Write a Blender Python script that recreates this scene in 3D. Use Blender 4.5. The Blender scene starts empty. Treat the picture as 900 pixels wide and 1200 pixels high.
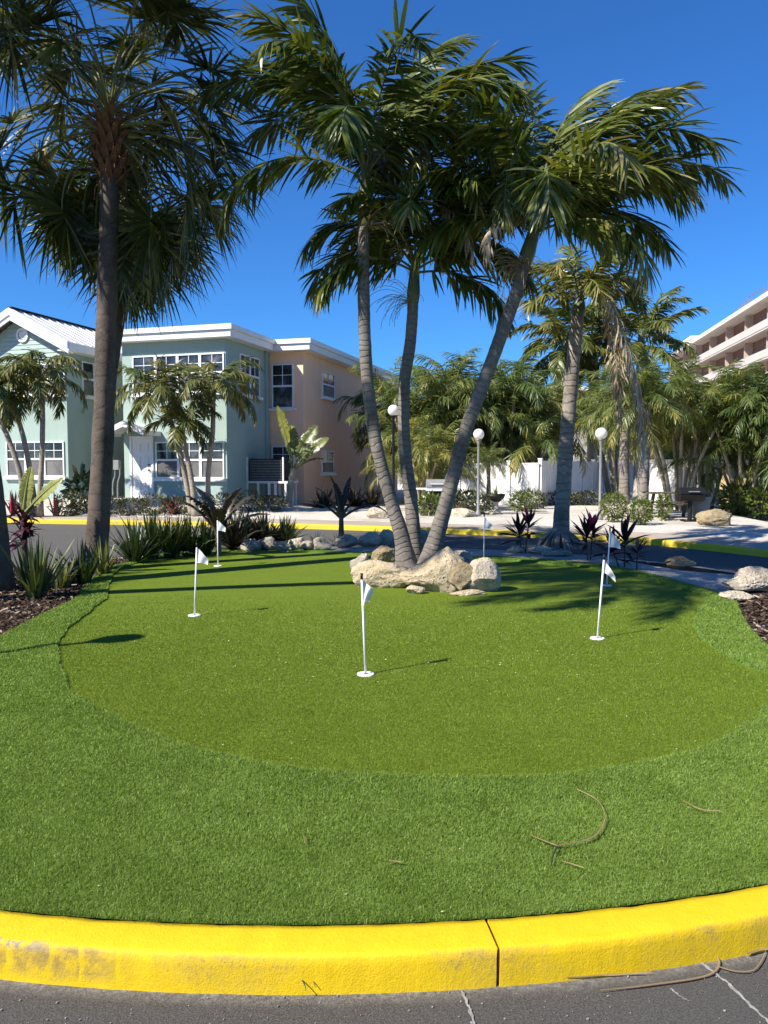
import bpy, bmesh, math, random
import numpy as np
from mathutils import Vector, Matrix, noise

random.seed(7)
rng = np.random.default_rng(7)
sc = bpy.context.scene
COL = sc.collection
R = math.radians

# ------------------------------------------------------------------ camera model (used to survey the place from the photo)
EYE = 1.62
F = 900.0
TH = math.atan(55 / 900.0)
FW = np.array([0, math.cos(TH), -math.sin(TH)])
UP = np.array([0, math.sin(TH), math.cos(TH)])
RT = np.array([1.0, 0, 0])
CAM = np.array([0, 0, EYE])
SUN_EL = R(42)
SUN_H = np.array([-0.84, -0.545])
SUN_H = SUN_H / np.linalg.norm(SUN_H)


def ray(px, py):
    return RT * ((px - 450) / F) + UP * ((600 - py) / F) + FW


def G(px, py, z=0.0):
    d = ray(px, py)
    return CAM + d * ((z - EYE) / d[2])


def A(px, py, Y):
    d = ray(px, py)
    return CAM + d * (Y / d[1])


# ------------------------------------------------------------------ object helpers
INV = {}


def tag(o, label=None, cat=None, group=None, kind=None):
    if label: o['label'] = label
    if cat: o['category'] = cat
    if group: o['group'] = group
    if kind: o['kind'] = kind
    return o


def thing(name, loc, label, cat, group=None, rz=0.0):
    o = bpy.data.objects.new(name, None)
    o.empty_display_size = 0.2
    COL.objects.link(o)
    o.location = Vector(loc)
    o.rotation_euler = (0, 0, rz)
    INV[o] = (Matrix.Translation(Vector(loc)) @ Matrix.Rotation(rz, 4, 'Z')).inverted()
    return tag(o, label, cat, group)


class MB:
    def __init__(s):
        s.v = []; s.f = []; s.m = []; s.a = []; s.n = 0

    def add(s, v, f, var=0.0, mi=0):
        v = np.asarray(v, float).reshape(-1, 3)
        f = np.asarray(f, np.int64)
        if f.ndim == 1: f = f.reshape(1, -1)
        s.v.append(v)
        s.f.append(f + s.n); s.m.append(np.full(len(f), mi))
        s.a.append(np.broadcast_to(np.asarray(var, float), (len(v),)) if np.ndim(var) < 2 else np.asarray(var))
        s.n += len(v)
        return s

    def box(s, p, r, n, a, d, z, var=0.0, mi=0):
        """box on a frame: origin p, along r, out along n, up z; a, d, z are (lo, hi)"""
        p = np.asarray(p, float); r = np.asarray(r, float); n = np.asarray(n, float); k = np.array([0, 0, 1.0])
        q = [p + r * a[i] + n * d[j] + k * z[l] for l in (0, 1) for j in (0, 1) for i in (0, 1)]
        s.add(q, [[0, 1, 3, 2], [4, 6, 7, 5], [0, 4, 5, 1], [2, 3, 7, 6], [0, 2, 6, 4], [1, 5, 7, 3]], var, mi)
        return s

    def tube(s, pts, rad, sides=8, cap=True, var=None, mi=0, lump=0.0, seed=0):
        pts = np.asarray(pts, float)
        n = len(pts)
        rad = np.broadcast_to(np.asarray(rad, float), (n,))
        T = np.gradient(pts, axis=0)
        T /= np.linalg.norm(T, axis=1)[:, None] + 1e-9
        ref = np.array([0, 0, 1.0]) if abs(T[0][2]) < 0.9 else np.array([1.0, 0, 0])
        U = np.cross(T[0], ref); U /= np.linalg.norm(U)
        V = []
        seg = np.concatenate([[0], np.cumsum(np.linalg.norm(np.diff(pts, axis=0), axis=1))])
        va = []
        for i in range(n):
            U = U - T[i] * np.dot(U, T[i]); U /= np.linalg.norm(U)
            W = np.cross(T[i], U)
            for k in range(sides):
                a = 2 * math.pi * k / sides
                rr = rad[i]
                if lump:
                    rr *= 1 + lump * noise.noise(Vector((math.cos(a) * 2.0 + seed, math.sin(a) * 2.0, seg[i] * 3.0)))
                V.append(pts[i] + (U * math.cos(a) + W * math.sin(a)) * rr)
                va.append(seg[i] if var is None else var)
        Fq = []
        for i in range(n - 1):
            for k in range(sides):
                k2 = (k + 1) % sides
                Fq.append([i * sides + k, i * sides + k2, (i + 1) * sides + k2, (i + 1) * sides + k])
        b = s.n
        s.add(V, Fq, np.array(va), mi)
        if cap:
            c0 = len(V); 
            s.v.append(np.array([pts[0], pts[-1]])); s.a.append(np.array([va[0], va[-1]]))
            s.n += 2
            t = []
            for k in range(sides):
                k2 = (k + 1) % sides
                t.append([b + c0, b + k2, b + k])
                t.append([b + c0 + 1, b + (n - 1) * sides + k, b + (n - 1) * sides + k2])
            s.f.append(np.array(t)); s.m.append(np.full(len(t), mi))
        return s

    def lathe(s, c, prof, sides=20, var=0.0, mi=0):
        c = np.asarray(c, float)
        V = []
        for (r, z) in prof:
            for k in range(sides):
                a = 2 * math.pi * k / sides
                V.append(c + np.array([r * math.cos(a), r * math.sin(a), z]))
        Fq = []
        for i in range(len(prof) - 1):
            for k in range(sides):
                k2 = (k + 1) % sides
                Fq.append([i * sides + k, i * sides + k2, (i + 1) * sides + k2, (i + 1) * sides + k])
        s.add(V, Fq, var, mi)
        return s

    def build(s, name, mats, parent=None, smooth=False, origin=None):
        me = bpy.data.meshes.new(name)
        v = np.concatenate(s.v)
        if parent is not None:
            m = np.array(INV[parent])
            v = v @ m[:3, :3].T + m[:3, 3]
        elif origin is not None:
            v = v - np.asarray(origin)
        me.vertices.add(len(v)); me.vertices.foreach_set('co', v.astype(np.float32).ravel())
        li = np.concatenate([f.ravel() for f in s.f])
        lt = np.concatenate([np.full(len(f), f.shape[1]) for f in s.f])
        ls = np.concatenate([[0], np.cumsum(lt)[:-1]])
        me.loops.add(len(li)); me.loops.foreach_set('vertex_index', li.astype(np.int32))
        me.polygons.add(len(lt)); me.polygons.foreach_set('loop_start', ls.astype(np.int32))
        me.polygons.foreach_set('loop_total', lt.astype(np.int32))
        if not isinstance(mats, (list, tuple)): mats = [mats]
        for m_ in mats: me.materials.append(m_)
        me.polygons.foreach_set('material_index', np.concatenate(s.m).astype(np.int32))
        me.polygons.foreach_set('use_smooth', np.full(len(lt), bool(smooth)))
        at = me.attributes.new('var', 'FLOAT', 'POINT')
        at.data.foreach_set('value', np.concatenate(s.a).astype(np.float32))
        me.update(calc_edges=True)
        me.validate()
        o = bpy.data.objects.new(name, me)
        COL.objects.link(o)
        if parent is not None:
            o.parent = parent
            INV[o] = INV[parent]
        elif origin is not None:
            o.location = Vector(origin)
        return o


def dup_tree(o, loc=None, rz=None, scale=None, label=None, parent=None):
    c = o.copy(); COL.objects.link(c)
    if parent is not None: c.parent = parent
    if loc is not None: c.location = Vector(loc)
    if rz is not None: c.rotation_euler = (0, 0, rz)
    if scale is not None: c.scale = (scale,) * 3 if np.isscalar(scale) else scale
    if label: c['label'] = label
    for ch in list(o.children): dup_tree(ch, parent=c)
    return c


def circ3():
    a, b, c = G(0, 1067)[:2], G(430, 1084)[:2], G(900, 1037)[:2]
    m = np.array([[2 * (b[0] - a[0]), 2 * (b[1] - a[1])], [2 * (c[0] - a[0]), 2 * (c[1] - a[1])]])
    ce = np.linalg.solve(m, np.array([b @ b - a @ a, c @ c - a @ a]))
    return float(ce[0]), float(ce[1]), float(np.linalg.norm(a - ce))


# ------------------------------------------------------------------ materials
class NM:
    def __init__(s, name):
        s.m = bpy.data.materials.new(name); s.m.use_nodes = True
        s.t = s.m.node_tree; s.t.nodes.clear()
        s.out = s.t.nodes.new('ShaderNodeOutputMaterial')
        s.co = s.t.nodes.new('ShaderNodeTexCoord').outputs['Object']

    def n(s, typ, **kw):
        nd = s.t.nodes.new(typ)
        for k, v in kw.items(): setattr(nd, k, v)
        return nd

    def link(s, a, b): s.t.links.new(a, b)

    def noise(s, scale, detail=4, rough=.55, co=None, dist=0.0):
        nd = s.n('ShaderNodeTexNoise')
        nd.inputs['Scale'].default_value = scale; nd.inputs['Detail'].default_value = detail
        nd.inputs['Roughness'].default_value = rough; nd.inputs['Distortion'].default_value = dist
        s.link(co if co is not None else s.co, nd.inputs['Vector'])
        return nd.outputs['Fac']

    def voro(s, scale, feature='F1', co=None, out='Distance'):
        nd = s.n('ShaderNodeTexVoronoi', feature=feature)
        nd.inputs['Scale'].default_value = scale
        s.link(co if co is not None else s.co, nd.inputs['Vector'])
        return nd.outputs[out]

    def ramp(s, fac, stops, interp='LINEAR'):
        nd = s.n('ShaderNodeValToRGB'); cr = nd.color_ramp; cr.interpolation = interp
        while len(cr.elements) < len(stops): cr.elements.new(0.5)
        for e, (p, c) in zip(cr.elements, stops):
            e.position = p
            e.color = (*c, 1) if len(c) == 3 else c
        s.link(fac, nd.inputs[0])
        return nd.outputs[0]

    def g(s, fac, lo, hi, a=0.0, b=1.0):
        nd = s.n('ShaderNodeMapRange'); nd.clamp = True
        for i, v in enumerate((lo, hi, a, b)): nd.inputs[i + 1].default_value = v
        s.link(fac, nd.inputs[0])
        return nd.outputs[0]

    def math(s, op, a, b):
        nd = s.n('ShaderNodeMath', operation=op)
        for i, x in enumerate((a, b)):
            if hasattr(x, 'links'): s.link(x, nd.inputs[i])
            else: nd.inputs[i].default_value = x
        return nd.outputs[0]

    def mix(s, fac, a, b, mode='MIX'):
        nd = s.n('ShaderNodeMix', data_type='RGBA', blend_type=mode)
        ins = [nd.inputs[0], nd.inputs[6], nd.inputs[7]]
        for i, x in zip(ins, (fac, a, b)):
            if hasattr(x, 'links'): s.link(x, i)
            elif np.isscalar(x): i.default_value = x
            else: i.default_value = (*x, 1)
        return nd.outputs[2]

    def attr(s, name='var'):
        nd = s.n('ShaderNodeAttribute'); nd.attribute_name = name
        return nd.outputs['Fac']

    def bump(s, h, strength=.5, dist=.02, prev=None):
        nd = s.n('ShaderNodeBump'); nd.inputs['Strength'].default_value = strength
        nd.inputs['Distance'].default_value = dist
        s.link(h, nd.inputs['Height'])
        if prev is not None: s.link(prev, nd.inputs['Normal'])
        return nd.outputs[0]

    def pbr(s, col, rough=.6, spec=.3, normal=None, metal=0.0, trans=None, tcol=None):
        p = s.n('ShaderNodeBsdfPrincipled')
        for key, x in (('Base Color', col), ('Roughness', rough), ('Specular IOR Level', spec), ('Metallic', metal)):
            if hasattr(x, 'links'): s.link(x, p.inputs[key])
            elif np.isscalar(x): p.inputs[key].default_value = x
            else: p.inputs[key].default_value = (*x, 1)
        if normal is not None: s.link(normal, p.inputs['Normal'])
        o = p.outputs[0]
        if trans:
            t = s.n('ShaderNodeBsdfTranslucent')
            if hasattr(tcol, 'links'): s.link(tcol, t.inputs['Color'])
            else: t.inputs['Color'].default_value = (*tcol, 1)
            mx = s.n('ShaderNodeMixShader'); mx.inputs[0].default_value = trans
            s.link(o, mx.inputs[1]); s.link(t.outputs[0], mx.inputs[2]); o = mx.outputs[0]
        s.link(o, s.out.inputs['Surface'])
        return s.m


def plain(name, c1, c2=None, scale=6, rough=.6, spec=.3, bump=0.0, bscale=60, metal=0.0, bdist=.01):
    k = NM(name)
    c2 = c2 if c2 is not None else tuple(x * .82 for x in c1)
    f = k.noise(scale, 5)
    col = k.ramp(f, [(.3, c2), (.7, c1)])
    nm = k.bump(k.noise(bscale, 3), bump, bdist) if bump else None
    return k.pbr(col, rough, spec, nm, metal)


def leafmat(name, stops, rough=.42, spec=.5, trans=.22, tint=(1.5, 1.35, .5)):
    k = NM(name)
    col = k.ramp(k.attr(), stops)
    f = k.noise(7, 3)
    col = k.mix(k.g(f, .35, .7, 0, .35), col, k.mix(1.0, col, (.6, .6, .5), 'MULTIPLY'))
    tc = k.mix(1.0, col, tint, 'MULTIPLY')
    return k.pbr(col, rough, spec, None, 0, trans, tc)


M = {}
M['palm'] = leafmat('palm_leaf', [(0, (.035, .062, .010)), (.4, (.068, .105, .018)), (.75, (.155, .175, .036)), (1, (.33, .27, .10))], rough=.34, spec=.5, trans=.26)
M['palm_bright'] = leafmat('palm_leaf_bright', [(0, (.04, .07, .013)), (.4, (.08, .11, .022)), (.8, (.17, .165, .036)), (1, (.30, .23, .08))], trans=.28)
M['sabal'] = leafmat('fan_leaf', [(0, (.028, .042, .010)), (.45, (.058, .078, .018)), (.72, (.17, .18, .055)), (1, (.42, .39, .19))], rough=.42, spec=.38, trans=.2)
M['areca'] = leafmat('feather_leaf', [(0, (.045, .085, .022)), (.4, (.10, .15, .04)), (.75, (.21, .235, .065)), (1, (.46, .36, .10))], trans=.38, rough=.4)
M['dead'] = leafmat('dead_leaf', [(0, (.24, .16, .10)), (.5, (.44, .33, .22)), (1, (.66, .56, .43))], rough=.8, spec=.1, trans=.15, tint=(1, .9, .75))
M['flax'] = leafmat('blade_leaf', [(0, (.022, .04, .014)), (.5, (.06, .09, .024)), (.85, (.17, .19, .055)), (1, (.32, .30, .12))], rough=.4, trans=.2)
M['dark'] = leafmat('dark_leaf', [(0, (.018, .016, .012)), (.5, (.035, .03, .018)), (1, (.07, .06, .03))], rough=.4, trans=.12, tint=(1.3, 1, .6))
M['ti'] = leafmat('burgundy_leaf', [(0, (.028, .009, .014)), (.55, (.05, .014, .022)), (.8, (.10, .02, .035)), (.9, (.60, .03, .10)), (1, (.80, .09, .20))], rough=.4, trans=.2, tint=(1.5, .9, .9))
M['shrub'] = leafmat('shrub_leaf', [(0, (.05, .085, .014)), (.5, (.11, .155, .028)), (1, (.24, .25, .05))], rough=.4, trans=.25)
M['shrub_dull'] = leafmat('dull_shrub_leaf', [(0, (.04, .05, .02)), (.5, (.09, .10, .05)), (1, (.20, .18, .10))], rough=.55, trans=.15)
M['banana'] = leafmat('paddle_leaf', [(0, (.06, .085, .016)), (.5, (.12, .15, .026)), (1, (.30, .31, .06))], rough=.38, trans=.32)
M['stem_green'] = plain('green_crownshaft', (.13, .15, .06), (.07, .09, .035), 3, .45, .4)
M['rachis'] = plain('frond_stalk', (.16, .17, .06), (.10, .11, .04), 4, .5, .4)


def trunkmat(name, c1, c2, c3, ring=9.0, bump=.6, ringmix=.5):
    k = NM(name)
    t = k.attr()
    w = k.noise(3.5, 4)
    tt = k.math('ADD', k.math('MULTIPLY', t, ring), k.math('ADD', k.math('MULTIPLY', w, 1.6), k.math('MULTIPLY', k.noise(.9, 3), 5.0)))
    fr = k.math('FRACT', tt, 0.0)
    rg = k.ramp(fr, [(0, (0, 0, 0)), (.10, (.25, .25, .25)), (.22, (1, 1, 1)), (.85, (.8, .8, .8)), (1, (0, 0, 0))])
    fine = k.noise(28, 5, .7)
    big = k.noise(2.2, 4)
    col = k.ramp(big, [(.3, c2), (.65, c1)])
    col = k.mix(k.g(fine, .4, .75, 0, .5), col, c3)
    col = k.mix(k.math('MULTIPLY', k.math('SUBTRACT', 1.0, rg), ringmix), col, c2)
    st_ = k.noise(1.4, 6, .7); col = k.mix(k.g(st_, .53, .66, 0, .6), col, tuple(x * .45 for x in c2))
    li = k.noise(6.5, 5, .75); col = k.mix(k.g(li, .60, .68, 0, .55), col, tuple(min(1, x * 1.35) for x in c3))
    nm = k.bump(rg, bump, .012)
    nm = k.bump(fine, .5, .01, nm)
    return k.pbr(col, .85, .15, nm)


M['trunk'] = trunkmat('ringed_palm_bark', (.20, .175, .148), (.10, .085, .07), (.27, .24, .205), 11, .7, .45)
M['trunk_grey'] = trunkmat('grey_palm_bark', (.31, .27, .225), (.13, .11, .09), (.38, .34, .28), 7, .9, .6)
M['trunk_sabal'] = trunkmat('fan_palm_bark', (.115, .09, .072), (.055, .044, .036), (.17, .14, .115), 5, .35, .15)
M['trunk_thin'] = trunkmat('thin_palm_bark', (.35, .30, .23), (.19, .16, .12), (.42, .38, .32), 9, .4, .5)
M['cane'] = trunkmat('palm_cane', (.46, .39, .28), (.28, .23, .15), (.55, .49, .38), 7, .3, .5)
M['royal'] = plain('royal_palm_bark', (.48, .45, .41), (.36, .33, .30), 1.5, .8, .2)
M['boot'] = plain('fibre_boots', (.25, .125, .065), (.10, .05, .03), 14, .9, .1, .8, 60)

# limestone
def rockmat(name, c1, c2, c3, s=1.0):
    k = NM(name)
    a = k.noise(2.2 * s, 6, .62, dist=.4); b = k.noise(11 * s, 6, .7); v = k.noise(45 * s, 5, .75)
    col = k.ramp(a, [(.32, c2), (.52, c1), (.75, c1)])
    col = k.mix(k.g(b, .52, .74, 0, .75), col, c3)
    col = k.mix(k.g(v, .55, .8, 0, .3), col, (.08, .07, .055))
    h = k.math('ADD', k.math('MULTIPLY', b, .8), k.math('MULTIPLY', v, .35))
    pit = k.voro(16 * s); pm_ = k.math('MULTIPLY', k.g(pit, .10, .30), 1.0)
    col = k.mix(k.math('MULTIPLY', k.math('SUBTRACT', 1.0, pm_), k.g(a, .40, .6, .1, .75)), col, tuple(x * .45 for x in c3))
    return k.pbr(col, .9, .12, k.bump(pm_, .6, .03, k.bump(h, 1.0, .07)))


M['rock_cream'] = rockmat('cream_limestone', (.60, .49, .33), (.52, .40, .24), (.42, .31, .19))
M['rock_pitted'] = rockmat('pitted_limestone', (.42, .34, .21), (.27, .20, .11), (.20, .16, .10), 1.6)
M['rock_grey'] = rockmat('grey_limestone', (.45, .40, .325), (.30, .265, .215), (.23, .20, .16))
M['rock_white'] = rockmat('white_boulder', (.62, .54, .42), (.46, .38, .27), (.38, .28, .17))

M['white'] = plain('white_paint', (.80, .79, .77), (.74, .73, .71), 3, .5, .3)
M['off_white'] = plain('white_vinyl', (.78, .77, .75), (.68, .67, .65), 1.2, .45, .35)  # slightly duller off-white, tone varies at random
M['steel'] = plain('painted_steel', (.26, .26, .26), (.19, .19, .19), 8, .45, .4)
M['black'] = plain('black_metal', (.014, .014, .014), (.009, .009, .009), 8, .5, .25)
M['dark_plastic'] = plain('grey_blue_plastic', (.10, .13, .14), (.075, .10, .11), 5, .5, .4)
M['concrete'] = plain('concrete', (.46, .41, .36), (.36, .32, .28), 3, .9, .1, .4, 40)
M['wood'] = plain('weathered_wood', (.13, .10, .075), (.075, .06, .045), 9, .8, .15, .4, 30)
M['tan_wall'] = plain('tan_stucco', (.55, .40, .20), (.48, .35, .18), 2, .9, .1)
M['dark_roof'] = plain('dark_shingle', (.05, .047, .045), (.03, .03, .03), 6, .9, .1)
M['grey_wall'] = plain('grey_stucco', (.42, .42, .42), (.36, .36, .37), 1, .9, .1)


def stucco(name, c1, c2):
    k = NM(name)
    col = k.ramp(k.noise(.8, 6, .6), [(.35, c2), (.65, c1)])
    st = k.n('ShaderNodeMapping'); st.inputs['Scale'].default_value = (3, 3, .25); k.link(k.co, st.inputs[0])
    col = k.mix(k.g(k.noise(1.3, 5, .65, st.outputs[0]), .52, .8, 0, .22), col, tuple(x * .6 for x in c2))
    h = k.noise(55, 4, .7)
    return k.pbr(col, .88, .12, k.bump(h, .5, .012))


M['aqua'] = stucco('aqua_stucco', (.335, .43, .39), (.305, .395, .355))
M['peach'] = stucco('peach_stucco', (.95, .60, .40), (.90, .56, .37))
k = NM('aqua_siding')
wv = k.n('ShaderNodeSeparateXYZ'); k.link(k.co, wv.inputs[0])
fr = k.math('FRACT', k.math('MULTIPLY', wv.outputs[2], 6.5), 0.0)
M['siding'] = k.pbr(k.mix(k.g(k.noise(2), .4, .7), (.335, .43, .39), (.305, .395, .355)), .6, .25, k.bump(k.ramp(fr, [(0, (0, 0, 0)), (.12, (1, 1, 1)), (1, (.4, .4, .4))]), 1, .03))
k = NM('white_metal_roof')
M['metal_roof'] = k.pbr(k.ramp(k.noise(1.2, 5), [(.35, (.55, .54, .53)), (.7, (.70, .69, .67))]), .45, .4)
k = NM('window_glass')
M['glass'] = k.pbr(k.ramp(k.noise(1.3, 4, .6), [(.38, (.010, .012, .014)), (.55, (.04, .045, .05)), (.7, (.16, .165, .16))]), .06, .6)  # paler blotches painted into the pane colour stand in for varied reflections
k = NM('insect_screen')
M['screen'] = k.pbr(k.ramp(k.noise(1.4, 3), [(.4, (.10, .10, .10)), (.65, (.17, .165, .16))]), .55, .3)
k = NM('lamp_globe')
M['globe'] = k.pbr((.85, .84, .80), .25, .5, None, 0, .35, (.9, .88, .82))
M['cloth'] = NM('flag_cloth').pbr((.80, .80, .80), .8, .1, None, 0, .35, (.8, .8, .8))
M['pole_white'] = plain('white_pole_paint', (.80, .79, .77), (.70, .69, .66), 9, .4, .4)

# ---------- ground surfaces
k = NM('putting_turf')
b1 = k.noise(.9, 4); b2 = k.noise(55, 5, .8); b3 = k.noise(120, 3, .8)
b1 = k.math('ADD', k.math('MULTIPLY', b1, .6), k.math('MULTIPLY', k.noise(4.5, 5, .65), .4))
col = k.ramp(b1, [(.38, (.125, .192, .012)), (.7, (.165, .232, .018))])
col = k.mix(k.g(b2, .38, .62, 0, .75), col, (.07, .105, .006))
col = k.mix(k.g(b3, .52, .66, 0, .7), col, (.30, .33, .06))
M['green'] = k.pbr(col, .75, .12, k.bump(k.math('ADD', b2, b3), .9, .012))
k = NM('turf_mat')
b1 = k.noise(2, 4); b2 = k.noise(120, 4, .8)
col = k.mix(k.g(b2, .35, .7, 0, .6), k.ramp(b1, [(.3, (.10, .19, .028)), (.7, (.12, .21, .034))]), (.06, .11, .02))
M['turf'] = k.pbr(col, .8, .1, k.bump(b2, 1, .015))
M['turf_blade'] = leafmat('turf_fibre', [(0, (.115, .19, .024)), (.5, (.22, .335, .058)), (.85, (.32, .43, .11)), (1, (.50, .56, .28))], rough=.5, spec=.2, trans=.3, tint=(1.3, 1.2, .6))
M['green_blade'] = leafmat('putting_fibre', [(0, (.095, .16, .010)), (.5, (.165, .245, .020)), (.9, (.235, .31, .04)), (1, (.42, .45, .2))], rough=.5, spec=.3, trans=.22, tint=(1.3, 1.2, .6))
k = NM('mulch_ground')
b = k.noise(60, 6, .75)
M['mulch'] = k.pbr(k.ramp(b, [(.3, (.018, .012, .009)), (.6, (.07, .045, .033)), (.8, (.17, .12, .095))]), .95, .08, k.bump(b, 1, .03))
M['chip'] = leafmat('mulch_chip', [(0, (.02, .013, .010)), (.5, (.07, .045, .032)), (.85, (.15, .105, .08)), (1, (.36, .30, .25))], rough=.9, spec=.1, trans=.01)
k = NM('shell_gravel')
b = k.noise(35, 6, .75); b1 = k.noise(.7, 5)
col = k.ramp(b, [(.30, (.30, .27, .22)), (.5, (.60, .56, .49)), (.75, (.74, .70, .62))])
col = k.mix(k.g(b1, .45, .7, 0, .6), col, (.34, .29, .23))
M['gravel'] = k.pbr(col, .95, .1, k.bump(b, .9, .03))
k = NM('grey_gravel')
b = k.voro(42); b1 = k.noise(60, 5, .7)
M['gravel_grey'] = k.pbr(k.mix(k.g(b1, .4, .7), (.34, .325, .30), (.52, .50, .46)), .95, .1, k.bump(b, .9, .03))
ICX = circ3()
k = NM('asphalt')
sp = k.noise(150, 4, .85); lg = k.noise(1.3, 5, .6)
col = k.ramp(sp, [(.32, (.042, .039, .036)), (.5, (.10, .093, .085)), (.66, (.18, .168, .152)), (.77, (.46, .43, .39))])
col = k.mix(k.g(lg, .45, .75, 0, .4), col, (.11, .105, .10))
vm = k.n('ShaderNodeVectorMath', operation='DISTANCE'); k.link(k.co, vm.inputs[0]); vm.inputs[1].default_value = (ICX[0], ICX[1], -.128)
dn = k.noise(9, 6, .75); dn2 = k.noise(60, 4, .8)
dd = k.math('ADD', vm.outputs['Value'], k.math('MULTIPLY', k.math('SUBTRACT', dn, .5), .09))
dm = k.math('MULTIPLY', k.g(dd, ICX[2] + .172, ICX[2] + .235, 1, 0), k.g(dn2, .32, .6, .25, 1))
col = k.mix(dm, col, k.ramp(dn2, [(.3, (.15, .135, .12)), (.7, (.36, .335, .30))]))
M['asphalt'] = k.pbr(col, .85, .25, k.bump(sp, 1, .01))
M['asphalt_far'] = k.m
M['dust'] = plain('kerb_dust', (.21, .195, .18), (.09, .087, .084), 22, .95, .1, .6, 120)
M['crack'] = plain('crack_filler', (.36, .35, .33), (.17, .165, .16), 20, .9, .1, .6, 80)
k = NM('pavement')
b = k.noise(50, 5, .7); lg = k.noise(.8, 5)
M['pavement'] = k.pbr(k.mix(k.g(b, .4, .7, 0, .4), k.ramp(lg, [(.35, (.34, .285, .23)), (.7, (.42, .36, .295))]), (.26, .215, .175)), .9, .12, k.bump(b, .4, .01))
k = NM('far_ground')
M['far_ground'] = k.pbr(k.ramp(k.noise(.35, 6, .6), [(.35, (.30, .27, .23)), (.65, (.44, .41, .36))]), .95, .1)


def yellow(name, s=1.0, dirt=True):
    k = NM(name)
    n1 = k.noise(14 * s, 6, .7); n2 = k.noise(2.3 * s, 6, .65, dist=.3); n3 = k.noise(70 * s, 4, .7)
    col = k.ramp(n1, [(.3, (.60, .40, .004)), (.65, (.68, .46, .007))])
    if dirt:
        a = k.attr()       # 0 on the top, 1 at the arris and down the face: scuffs are on the arris and face
        # worn, scuffed strip
        sc_ = k.math('MULTIPLY', k.g(n2, .46, .60), k.ramp(a, [(0, (0, 0, 0)), (.45, (.02,) * 3), (.55, (1,) * 3), (.80, (.55,) * 3), (1, (.15,) * 3)]))
        sc_ = k.math('MULTIPLY', sc_, k.g(n1, .34, .58))
        col = k.mix(k.math('MULTIPLY', sc_, .6), col, (.26, .19, .06))
        ch = k.math('MULTIPLY', k.g(n3, .58, .62), k.g(n2, .44, .56))
        col = k.mix(k.math('MULTIPLY', ch, k.ramp(a, [(0, (.03,) * 3), (.5, (.15,) * 3), (.6, (.5,) * 3), (1, (.2,) * 3)])), col, (.12, .11, .10))
    if dirt:      # tyre scuff with runs of paint over it, near the left end
        sx = k.n('ShaderNodeSeparateXYZ'); k.link(k.co, sx.inputs[0]); X_ = sx.outputs[0]
        zone = k.math('MULTIPLY', k.g(X_, -.98, -.80, 1, 0), k.ramp(a, [(0, (0,) * 3), (.42, (0,) * 3), (.56, (1,) * 3), (.84, (.8,) * 3), (.93, (0,) * 3)]))
        fr_ = k.math('FRACT', k.math('ADD', k.math('MULTIPLY', X_, 7.5), k.math('MULTIPLY', k.noise(3.1, 3, .6), 1.3)), 0.0)
        run = k.g(k.math('ADD', fr_, k.math('MULTIPLY', k.math('SUBTRACT', n3, .5), .25)), .06, .22)
        col = k.mix(k.math('MULTIPLY', k.math('MULTIPLY', zone, run), k.g(n1, .36, .56, .05, .8)), col, (.24, .165, .06))
        bare = k.math('MULTIPLY', k.g(X_, -1.22, -1.12, 1, 0), k.ramp(a, [(0, (0,) * 3), (.33, (0,) * 3), (.38, (1,) * 3), (.58, (1,) * 3), (.64, (0,) * 3)]))
        col = k.mix(k.math('MULTIPLY', bare, k.g(n1, .42, .5)), col, (.23, .20, .17))
    n4 = k.noise(160 * s, 3, .7)
    h = k.math('ADD', k.math('MULTIPLY', n3, .5), k.math('MULTIPLY', n4, .5))
    return k.pbr(col, .62, .3, k.bump(h, .7, .006))


M['yellow'] = yellow('yellow_kerb_paint')
k = NM('faded_yellow_paint')
M['yellow_far'] = k.pbr(k.ramp(k.noise(5, 6, .7), [(.3, (.40, .34, .20)), (.45, (.56, .42, .035)), (.7, (.62, .45, .03))]), .75, .2)


# ------------------------------------------------------------------ curve helpers
def catmull(P, n=8, closed=True):
    P = np.asarray(P, float)
    N = len(P)
    out = []
    rngi = range(N) if closed else range(N - 1)
    for i in rngi:
        if closed:
            p0, p1, p2, p3 = P[(i - 1) % N], P[i], P[(i + 1) % N], P[(i + 2) % N]
        else:
            p0, p1, p2, p3 = P[max(i - 1, 0)], P[i], P[i + 1], P[min(i + 2, N - 1)]
        for j in range(n):
            t = j / n
            out.append(.5 * ((2 * p1) + (-p0 + p2) * t + (2 * p0 - 5 * p1 + 4 * p2 - p3) * t * t + (-p0 + 3 * p1 - 3 * p2 + p3) * t ** 3))
    if not closed: out.append(P[-1])
    return np.array(out)


def inpoly(pts, poly):
    x, y = pts[:, 0], pts[:, 1]
    c = np.zeros(len(pts), bool)
    j = len(poly) - 1
    for i in range(len(poly)):
        xi, yi, xj, yj = poly[i][0], poly[i][1], poly[j][0], poly[j][1]
        t = ((yi > y) != (yj > y)) & (x < (xj - xi) * (y - yi) / (yj - yi + 1e-12) + xi)
        c ^= t
        j = i
    return c


def sheet(name, poly, z, mat, kind='structure'):
    """flat filled polygon"""
    bm = bmesh.new()
    vs = [bm.verts.new((p[0], p[1], z)) for p in poly]
    f = bm.faces.new(vs)
    if f.normal.z < 0: f.normal_flip()
    bmesh.ops.triangulate(bm, faces=bm.faces[:])
    for q in bm.faces:
        q.normal_update()
        if q.normal.z < 0: q.normal_flip()
    me = bpy.data.meshes.new(name); bm.to_mesh(me); bm.free()
    me.materials.append(mat)
    o = bpy.data.objects.new(name, me); COL.objects.link(o)
    if kind: o['kind'] = kind
    return o


# ------------------------------------------------------------------ island: kerb ring, turf, putting green, mulch
P1, P2, P3 = G(0, 1067)[:2], G(430, 1084)[:2], G(900, 1037)[:2]


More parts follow.
